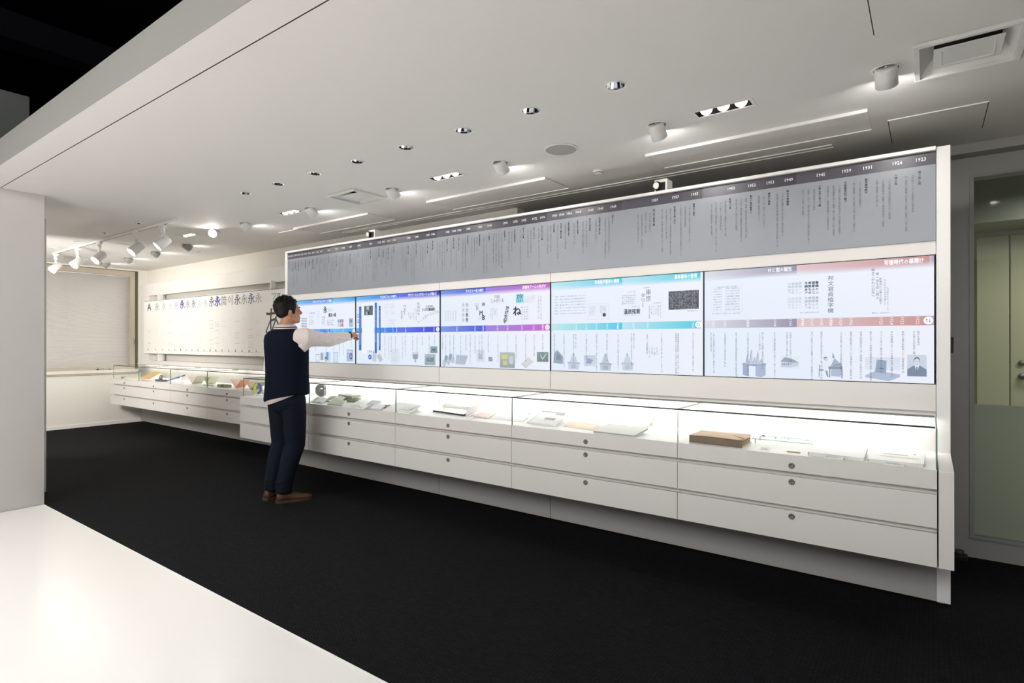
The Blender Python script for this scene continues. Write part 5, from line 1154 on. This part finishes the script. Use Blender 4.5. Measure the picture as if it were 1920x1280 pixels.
for x in (-7.40, -7.31): m = MB(); m.tube([(x+.03*math.cos(q*.628), 3.574, ZFAR+.022+.017*math.sin(q*.628)) for q in range(10)], .002, 6, 0, True); m.build('lens_rim', 'mid_grey', t)
t = thing('pen_stand', 'navy pen stand with a yellow tag in the far cases', 'stand', (-8.78, 3.60, ZFAR)); mbx(-8.90, -8.68, 3.56, 3.63, ZFAR+.0006, ZFAR+.026, b=.004).build('base', 'navy', t)
for x in (-8.86, -8.82, -8.78): m = MB(); m.cyl((x, 3.60, ZFAR+.026), (x-.01, 3.62, ZFAR+.085), .008, .004, 10); m.build('pen', 'dark_grey', t)
m = MB(); m.hexa([(-8.76, 3.60, ZFAR+.055), (-8.68, 3.58, ZFAR+.085), (-8.68, 3.60, ZFAR+.092), (-8.76, 3.62, ZFAR+.062), (-8.76, 3.60, ZFAR+.058), (-8.68, 3.58, ZFAR+.088), (-8.68, 3.60, ZFAR+.095), (-8.76, 3.62, ZFAR+.065)]); m.build('tag', 'yellow', t)
t = thing('blue_stick', 'long blue stick leaning up beside the pen stand', 'stick', (-8.45, 3.64, ZFAR)); m = MB(); m.cyl((-8.66, 3.62, ZFAR+.010), (-8.26, 3.68, ZFAR+.100), .009, n=12); m.build('rod', 'blue', t); mbx(-8.34, -8.31, 3.655, 3.685, ZFAR+.0006, ZFAR+.078, b=.002).build('prop', 'trim_white', t)
m = MB(); f = item('orange_sheet', ((-9.62, 3.60, ZFAR), (.27, 0, 0), (.10, .20, .105)), 'orange and yellow slanted sheet at the window end', 'sheet', ZFAR); part(f, 'sheet', 'orange', f.slab(MB(), 0, 1, 0, 1, 0, .002)); part(f, 'picture', 'yellow', f.slab(MB(), .5, .95, .4, .95, .0022, .0027))
book('pink_booklet', ((-9.78, 3.50, ZFAR), (.34, 0, 0), (.05, .18, 0)), 'pink booklet lying flat at the window end', ZFAR, .016, 'paper_pink', 'paper')
t = thing('small_blocks', 'tiny grey block lying next to the pink booklet, at the window end', 'block', (-9.93, 3.54, ZFAR)); mbx(-9.98, -9.89, 3.52, 3.56, ZFAR+.0006, ZFAR+.03, b=.003).build('block', 'paper_grey', t); mbx(-9.975, -9.895, 3.5185, 3.5199, ZFAR+.008, ZFAR+.022).build('print', 'dark_grey', t)
book('grey_booklet', ((-9.36, 3.50, ZFAR), (.16, 0, 0), (.03, .14, 0)), 'small grey booklet between pink booklet and pen stand', ZFAR, .018, 'paper_grey', 'paper')
t = thing('red_stick', 'thin red pencil lying before the orange sheet', 'pencil', (-9.05, 3.50, ZFAR)); m = MB(); m.cyl((-9.18, 3.50, ZFAR+.005), (-8.94, 3.52, ZFAR+.005), .0045, n=8); m.build('shaft', 'red', t); m = MB(); m.cyl((-8.94, 3.52, ZFAR+.005), (-8.915, 3.522, ZFAR+.005), .0045, .0008, 8); m.build('tip', 'old_cover', t)

# ================================================================== THE MAN
MA = R(8); MC = V((-4.275, 2.705, 0)); MROT = Matrix.Rotation(MA, 3, 'Z')
def G(x, y, z): return MC+MROT @ V((x, y, z))            # body frame: x right, y forward, z up
man = thing('person', 'man in navy vest, white shirt and dark jeans pointing at a wall screen', 'person', tuple(MC))
def blob(name, mb, mats, vox, smooth, parent=man, it=None, label=None, adapt=0):
    """fuses overlapping closed shapes into one continuous skin"""
    me = mb.mesh('tmp', mats if isinstance(mats, str) else mats[0], wl(parent)); o = bpy.data.objects.new('tmp', me); COL.objects.link(o)
    r = o.modifiers.new('r', 'REMESH'); r.mode = 'VOXEL'; r.voxel_size = vox
    if smooth: s = o.modifiers.new('s', 'SMOOTH'); s.iterations = smooth; s.factor = .5
    d = bpy.data.meshes.new_from_object(o.evaluated_get(bpy.context.evaluated_depsgraph_get())); bpy.data.objects.remove(o)
    d.name = name
    for p in d.polygons: p.use_smooth = True
    q = bpy.data.objects.new(name, d); COL.objects.link(q); q.parent = parent
    return props(q, label)
def TR(mb): mb.T = Matrix.Translation(MC) @ MROT.to_4x4(); return mb
# --- joints (body frame)
iv = MROT.inverted()
def Lc(w): return iv @ (V(w)-MC)
SH = {1: V((.178, .03, 1.335)), -1: V((-.168, .02, 1.325))}
WR = Lc((-4.205, 3.265, 1.352)); EL = V((.20, .27, 1.315))
HIP = {1: V((.085, 0, .85)), -1: V((-.085, 0, .85))}
ANK = {1: Lc((-4.222, 2.655, .075)), -1: Lc((-4.372, 2.650, .075))}
KN = {1: V((.070, .025, .455)), -1: V((-.088, .020, .455))}
HA = R(-14)-MA                                            # head turned towards the pointing hand
HM = Matrix.Translation(V((0, .012, 1.556))) @ Matrix.Rotation(HA, 4, 'Z') @ Matrix.Rotation(R(4), 4, 'X')
# --- body: head, neck, trunk, arms, hands and legs as one skin
b = TR(MB())
BT = b.T
b.T = BT @ HM
b.ball((0, -.012, .028), (.074, .092, .084), 0, 24, 16)
b.ball((0, .030, -.040), (.058, .060, .072), 0, 20, 14)
b.ball((0, .052, -.078), (.040, .036, .030), 0, 16, 10)
b.ball((0, .078, -.088), (.020, .014, .015), 0, 12, 8)
b.ball((0, .070, .022), (.050, .018, .014), 0, 16, 8)
b.tube([(0, .083, .018), (0, .093, .000), (0, .106, -.022), (0, .098, -.034)], [.007, .009, .0125, .007], 10)
for s in (-1, 1):
    b.ball((s*.010, .094, -.029), (.008, .010, .007), 0, 10, 6)
    b.ball((s*.042, .062, -.020), (.020, .018, .020), 0, 12, 8)
    b.ball((s*.077, -.010, -.020), (.008, .019, .031), 0, 14, 10, Euler((R(-10), 0, s*R(18))))
    b.ball((s*.076, -.004, -.046), (.006, .010, .012), 0, 10, 6)
    b.tube([(s*.045, -.01, -.05), (s*.046, .04, -.082), (s*.02, .072, -.095)], [.018, .016, .013], 10)
b.ball((0, .085, -.056), (.022, .007, .0065), 0, 12, 8); b.ball((0, .086, -.067), (.019, .008, .006), 0, 12, 8)
b.T = BT
b.tube([(0, -.020, 1.36), (0, -.012, 1.42), (0, .004, 1.48), (0, .008, 1.53)], [.070, .056, .052, .052], 18)
b.rings([(.82, 0, 0, .140, .100), (.95, 0, .0, .130, .095), (1.05, 0, .005, .128, .092), (1.20, 0, .01, .150, .105), (1.30, 0, .005, .165, .105), (1.36, 0, -.005, .150, .085), (1.40, 0, -.01, .09, .06)], 24)
def arm(mb, a, e, w, ra, re, rw): mb.tube([a, a.lerp(e, .3), a.lerp(e, .7), e, e.lerp(w, .3), e.lerp(w, .7), w], [ra, ra*.98, re*1.08, re, re*.98, (re+rw)/2*.98, rw], 14)
arm(b, SH[1], EL, WR, .052, .042, .027)
ELL, WRL = V((-.226, .02, 1.075)), V((-.205, .13, .86))
arm(b, SH[-1], ELL, WRL, .050, .041, .027)
def hand(mb, w, d, u, side, pointing):
    """palm and five fingers: d = along the hand, u = back of the hand, side = thumb side"""
    P_ = lambda a, s_, h: w+d*a+side*s_+u*h
    for s_ in (-.026, -.009, .009, .026): mb.tube([P_(0, s_*.55, 0), P_(.045, s_*.9, .002), P_(.088, s_, .001)], [.014, .0135, .0115], 10)
    for i, (s_, l) in enumerate(((.028, 1.0), (.010, 1.08), (-.009, 1.0), (-.027, .82))):
        r = (.0092, .0092, .0088, .0078)[i]
        if pointing and i == 0:
            ch = [P_(.080, s_, .001), P_(.124, s_, .006), P_(.150, s_, .006), P_(.170, s_*.98, .003)]; rr_ = [r*1.05, r, r*.9, r*.72]
        elif pointing:
            ch = [P_(.080, s_, .001), P_(.112*1, s_, -.010), P_(.112, s_, -.036), P_(.088, s_, -.044), P_(.074, s_, -.036)]; rr_ = [r*1.05, r, r*.95, r*.9, r*.75]
        else:
            ch = [P_(.080, s_, 0), P_(.080+.04*l, s_, -.012), P_(.080+.058*l, s_, -.030), P_(.080+.062*l, s_, -.048)]; rr_ = [r*1.05, r, r*.9, r*.72]
        mb.tube(ch, rr_, 10)
    if pointing: ch = [P_(.018, .024, -.004), P_(.050, .046, -.018), P_(.078, .046, -.030), P_(.098, .034, -.036)]
    else: ch = [P_(.018, .024, -.004), P_(.050, .044, -.014), P_(.080, .046, -.024), P_(.100, .040, -.030)]
    mb.tube(ch, [.014, .0115, .0102, .008], 10)
dh = (Lc((-4.235, 3.45, 1.382))-WR).normalized(); uh = V((0, 0, 1)); uh = (uh-dh*uh.dot(dh)).normalized(); uh = (Matrix.Rotation(R(20), 3, dh) @ uh); sh_ = uh.cross(dh).normalized()
hand(b, WR+dh*.008, dh, uh, -dh.cross(uh).normalized(), True)
dl = (WRL-ELL).normalized(); dl = V((.10, .35, -.93)).normalized(); ul = V((-1, .1, 0)); ul = (ul-dl*ul.dot(dl)).normalized()
hand(b, WRL+dl*.008, dl, ul, V((0, 1, .3)).normalized(), False)
for s in (1, -1): b.tube([HIP[s], HIP[s].lerp(KN[s], .5), KN[s], KN[s].lerp(ANK[s], .35), ANK[s]], [.080, .066, .048, .047, .032], 16)
body = blob('body', b, 'skin', .0052, 3)
# --- eyes, brows, lips
for s in (-1, 1):
    m = TR(MB()); m.T = m.T @ HM; m.ball((s*.031, .0585, .002), .0118, 0, 12, 8); m.ball((s*.031+.001, .0668, .002), (.0062, .0042, .0062), 1, 10, 6); m.build('eye', ['eye', 'iris'], man)
    m = TR(MB()); m.T = m.T @ HM; m.tube([(s*.016, .089, .021), (s*.032, .086, .026), (s*.050, .070, .022)], [.0028, .0036, .0022], 8); m.build('eyebrow', 'hair', man)
m = TR(MB()); m.T = m.T @ HM; m.tube([(-.020, .0875, -.060), (0, .0935, -.058), (.020, .0875, -.060)], [.002, .003, .002], 8); m.tube([(-.017, .087, -.0655), (0, .0915, -.0665), (.017, .087, -.0655)], [.002, .0045, .002], 8); m.build('lips', 'lip', man)
# --- hair: short crop with spikes
h = TR(MB()); h.T = h.T @ HM
h.ball((0, -.020, .036), (.0815, .0965, .0865), 0, 26, 18)
h.ball((0, -.046, -.004), (.069, .058, .058), 0, 20, 12)
for s in (-1, 1): h.ball((s*.064, -.004, .012), (.016, .044, .036), 0, 14, 10); h.ball((s*.069, .022, -.008), (.008, .010, .024), 0, 10, 8)
cut = blob('hair', h, 'hair', .005, 2)
bm = bmesh.new(); bm.from_mesh(cut.data); inv = (MROT.to_4x4() @ HM).inverted()
dele = []
for v in bm.verts:
    p = inv @ v.co
    front = p.y > .050 and p.z < .060+(p.y-.05)*.2 and abs(p.x) < .062
    if front or (p.y > .074 and p.z < .075): dele.append(v)
bmesh.ops.delete(bm, geom=dele, context='VERTS'); bm.to_mesh(cut.data); bm.free()
rr = random.Random(9); m = MB(); m.T = MROT.to_4x4() @ HM
for k in range(1100):
    th = rr.uniform(0, 6.2832); ph = math.acos(rr.uniform(-.45, 1)); d = V((math.sin(ph)*math.cos(th), math.sin(ph)*math.sin(th), math.cos(ph)))
    if d.y > .55 and d.z < .35: continue
    p = V((d.x*.080, -.020+d.y*.095, .036+d.z*.085)); q = (d+V((rr.uniform(-.3, .3), rr.uniform(-.1, .35), rr.uniform(0, .5)))).normalized(); L_ = rr.uniform(.007, .019)*(.35+.8*max(0, d.z))
    m.cyl(p-q*.004, p+q*L_, .0036, .0005, 5)
sp = m.mesh('spikes', 'hair'); bm = bmesh.new(); bm.from_mesh(cut.data); bm.from_mesh(sp); bm.to_mesh(cut.data); bm.free()
for p in cut.data.polygons: p.use_smooth = True
# --- shirt: sleeves, yoke, collar, tail
s_ = TR(MB())
s_.tube([SH[1]+V((-.05, -.045, .0)), SH[1]+V((.012, -.012, .0)), SH[1].lerp(EL, .35), SH[1].lerp(EL, .72), EL, EL.lerp(WR, .35), EL.lerp(WR, .75), WR+dh*.002], [(.070, .080), (.082, .082), (.068, .064), (.060, .056), (.057, .053), (.053, .048), (.045, .041), (.036, .034)], 20)
for k, (u, a) in enumerate(((.15, .3), (.30, 2.2), (.42, -.6), (.55, 1.4), (.68, .2), (.8, 2.6), (.93, -.3))):    # soft folds across the sleeve
    p = SH[1].lerp(EL, u*1.4) if u < .6 else EL.lerp(WR, (u-.6)*2); p2 = p+V((.03, .06, 0))
    off = V((.046*math.cos(a), 0, .050*math.sin(a))); s_.tube([p+off*.8, p.lerp(p2, .5)+off*1.10, p2+off*.8], [.010, .015, .009], 8)
s_.tube([SH[1]+V((-.004, -.045, -.092)), SH[1]+V((.008, -.01, -.05)), SH[1]+V((0, .05, 0))], [.044, .054, .052], 14)
s_.tube([SH[-1]+V((.05, -.01, .0)), SH[-1]+V((.01, 0, -.02)), SH[-1].lerp(ELL, .4), ELL, ELL.lerp(WRL, .5), WRL], [(.056, .066), .062, .064, .059, .053, .042], 18)
s_.rings([(.770, 0, -.014, .150, .112), (.80, 0, -.010, .155, .118), (.90, 0, -.004, .150, .115), (1.20, 0, .006, .158, .112), (1.31, 0, .0, .172, .108), (1.365, 0, -.008, .150, .085), (1.40, 0, -.012, .085, .066)], 28)
s_.tube([(0, -.016, 1.375), (0, -.010, 1.405), (0, -.004, 1.436)], [(.076, .078), (.069, .071), (.063, .065)], 24)
shirt = blob('shirt', s_, 'shirt', .007, 3)
# collar fall
m = TR(MB()); n = 26
for (z0, r0, z1, r1) in ((1.440, .0650, 1.408, .0860),):
    lo = []; hi = []
    for k in range(n+1):
        a = R(130)+R(280)*k/n; dz = -.010*max(0, math.sin(a))
        hi.append((r0*math.cos(a), -.004+r0*1.04*math.sin(a), z0)); lo.append((r1*math.cos(a), -.012+r1*1.0*math.sin(a), z1+dz))
    hi2 = [(x*1.03, y*1.03, z+.002) for x, y, z in hi]; lo2 = [(x*1.04, y*1.04, z) for x, y, z in lo]
    vs = hi+lo+hi2+lo2; N = n+1
    fs = [(i, i+1, N+i+1, N+i) for i in range(n)]+[(2*N+i, 3*N+i, 3*N+i+1, 2*N+i+1) for i in range(n)]+[(i, 2*N+i, 2*N+i+1, i+1) for i in range(n)]+[(N+i, N+i+1, 3*N+i+1, 3*N+i) for i in range(n)]
    m.add(vs, fs, 0, True)
m.build('collar', 'shirt', man)
m = TR(MB()); n = 40; hi = []; lo = []                    # shirt tail hanging out below the vest
for q in range(n):
    a = 2*math.pi*q/n; d = (1-math.cos(a-R(222)))/2; hi.append((.172*math.cos(a), -.004+.138*math.sin(a), .91)); lo.append((.178*math.cos(a), -.006+.144*math.sin(a), .782+.13*d))
hi2 = [(x*.985, y*.985, z) for x, y, z in hi]; lo2 = [(x*.985, y*.985, z) for x, y, z in lo]
m.add(hi+lo+hi2+lo2, [f_ for q in range(n) for f_ in ((q, (q+1) % n, n+(q+1) % n, n+q), (2*n+q, 3*n+q, 3*n+(q+1) % n, 2*n+(q+1) % n), (q, 2*n+q, 2*n+(q+1) % n, (q+1) % n), (n+q, n+(q+1) % n, 3*n+(q+1) % n, 3*n+q))], 0, True)
m.build('shirt_tail', 'shirt', man)
# --- vest
v_ = TR(MB())
v_.rings([(.838, 0, -.004, .190, .152), (.86, 0, -.003, .193, .154), (.95, 0, .0, .188, .148), (1.05, 0, .002, .185, .143), (1.15, -.002, .002, .190, .142), (1.24, -.006, .0, .199, .140), (1.31, -.010, -.004, .204, .130), (1.350, -.016, -.010, .194, .112), (1.385, -.014, -.014, .150, .094), (1.408, 0, -.014, .092, .076)], 32, p=2.25)
vest = blob('vest', v_, 'vest', .007, 3)
for v in vest.data.vertices:                             # the raised arm lifts the right side of the hem
    p = iv @ v.co
    if p.z < 1.2: v.co.z += .21*p.x*(1.2-p.z)/.36
    if p.z > 1.392 and (p.x/.080)**2+((p.y+.012)/.078)**2 < 1: v.co.z -= .012
m = TR(MB()); m.tube([(.0890*math.cos(q*.2618), -.013+.086*math.sin(q*.2618), 1.411+.004*math.sin(q*.2618)) for q in range(24)], [(.0045, .006)]*24, 8, 0, True); m.build('neckband', 'shirt', man, label='pale stripe at the vest neck')
m = TR(MB()); m.tube([(.0855*math.cos(q*.2618), -.013+.083*math.sin(q*.2618), 1.420+.004*math.sin(q*.2618)) for q in range(24)], [(.004, .005)]*24, 8, 0, True); m.build('neckband', 'vest', man)
# --- trousers
p_ = TR(MB())
p_.rings([(.715, 0, -.004, .050, .060), (.735, 0, -.008, .115, .090), (.765, 0, -.011, .150, .112), (.80, 0, -.012, .164, .124), (.86, 0, -.006, .160, .118), (.93, 0, 0, .150, .110), (.98, 0, .0, .146, .106)], 28, p=2.3)
for s in (1, -1):
    a = ANK[s]+V((0, -.012, .045))
    p_.tube([HIP[s]+V((0, -.008, -.01)), HIP[s].lerp(KN[s], .35), HIP[s].lerp(KN[s], .75), KN[s]+V((0, -.002, 0)), KN[s].lerp(a, .3)+V((0, -.012, 0)), KN[s].lerp(a, .7)+V((0, -.012, 0)), a+V((0, 0, .012)), a+V((0, .004, -.035))], [(.100, .090), (.094, .090), (.086, .082), (.080, .078), (.077, .074), (.068, .068), (.065, .064), (.066, .068)], 20)
    for (u, w2) in ((.02, .068), (.12, .066), (-.10, .070)): c = KN[s]+V((0, 0, -u)); p_.tube([c+V((-.045, -w2+.006, .012)), c+V((0, -w2-.003, 0)), c+V((.045, -w2+.008, -.016))], [.007, .011, .006], 8)
    for u in (.02, .05): c = a+V((0, 0, u)); p_.tube([c+V((.062*math.cos(q*.785), .062*math.sin(q*.785), .008*math.sin(q*1.7+u*40))) for q in range(8)], .008, 8, 0, True)
blob('trousers', p_, 'denim', .0072, 3)
# --- shoes
def shoe(heel, ang):
    t = bpy.data.objects.new('shoe', None)
    m = MB(); m.T = Matrix.Translation(V((heel[0], heel[1], 0))) @ Matrix.Rotation(ang, 4, 'Z')
    sec = [(.0, .026, .070), (.012, .034, .084), (.05, .038, .088), (.085, .038, .082), (.12, .042, .070), (.165, .049, .058), (.21, .049, .050), (.245, .042, .044), (.268, .028, .036), (.278, .012, .026)]
    vs = []; n = 14
    for (y, w_, h_) in sec:
        for k in range(n): a = math.pi*k/(n-1); vs.append((w_*math.copysign(abs(math.cos(a))**.8, math.cos(a)), y, .020+(h_-.020)*max(0, math.sin(a))**.75))
    fs = [(i*n+k, i*n+k+1, (i+1)*n+k+1, (i+1)*n+k) for i in range(len(sec)-1) for k in range(n-1)]+[[k for k in range(n)][::-1], [(len(sec)-1)*n+k for k in range(n)]]
    fs += [((i+1)*n, (i+1)*n+n-1, i*n+n-1, i*n) for i in range(len(sec)-1)]
    m.add(vs, fs, 0, True); o = m.build('shoe', 'shoe', man)
    m2 = MB(); m2.T = m.T; out = [(w_+.004, y) for (y, w_, h_) in sec]; poly = [(x, y) for x, y in out]+[(-x, y) for x, y in out[::-1]]
    poly[0] = (poly[0][0], -.006); poly[-1] = (poly[-1][0], -.006)
    N = len(poly); m2.add([(x, y, .0006) for x, y in poly]+[(x, y, .022) for x, y in poly], [list(range(N))[::-1], list(range(N, 2*N))]+[(i, (i+1) % N, N+(i+1) % N, N+i) for i in range(N)])
    off = wl(man); me = m2.mesh('sole', 'sole', off); so_ = bpy.data.objects.new('sole', me); COL.objects.link(so_); so_.parent = o
    m3 = MB(); m3.T = m.T
    for k in range(4): y = .10+k*.020; z = .082-k*.0072; m3.tube([(-.022, y, z-.010), (0, y+.004, z+.004), (.022, y, z-.010)], .003, 6)
    lc = bpy.data.objects.new('laces', m3.mesh('laces', 'old_spine', off)); COL.objects.link(lc); lc.parent = o
shoe((-4.245, 2.596), R(-22)); shoe((-4.385, 2.580), R(10))
# --- wrist watch
m = TR(MB()); m.T = MROT.to_4x4(); m.T = Matrix.Translation(MC) @ m.T
c = WR+dh*.006; m.tube([c+(uh*.032*math.cos(q*.3927)+dh.cross(uh)*.034*math.sin(q*.3927)) for q in range(16)], [(.011, .004)]*16, 8, 0, True); m.box(0, 0, 0, 0, 0, 0)
q = c+uh*.036; m.ball(q, (.015, .015, .006), 0, 14, 8, dh.to_track_quat('Y', 'Z').to_euler()); wt = m.build('wristwatch', 'watch', man)
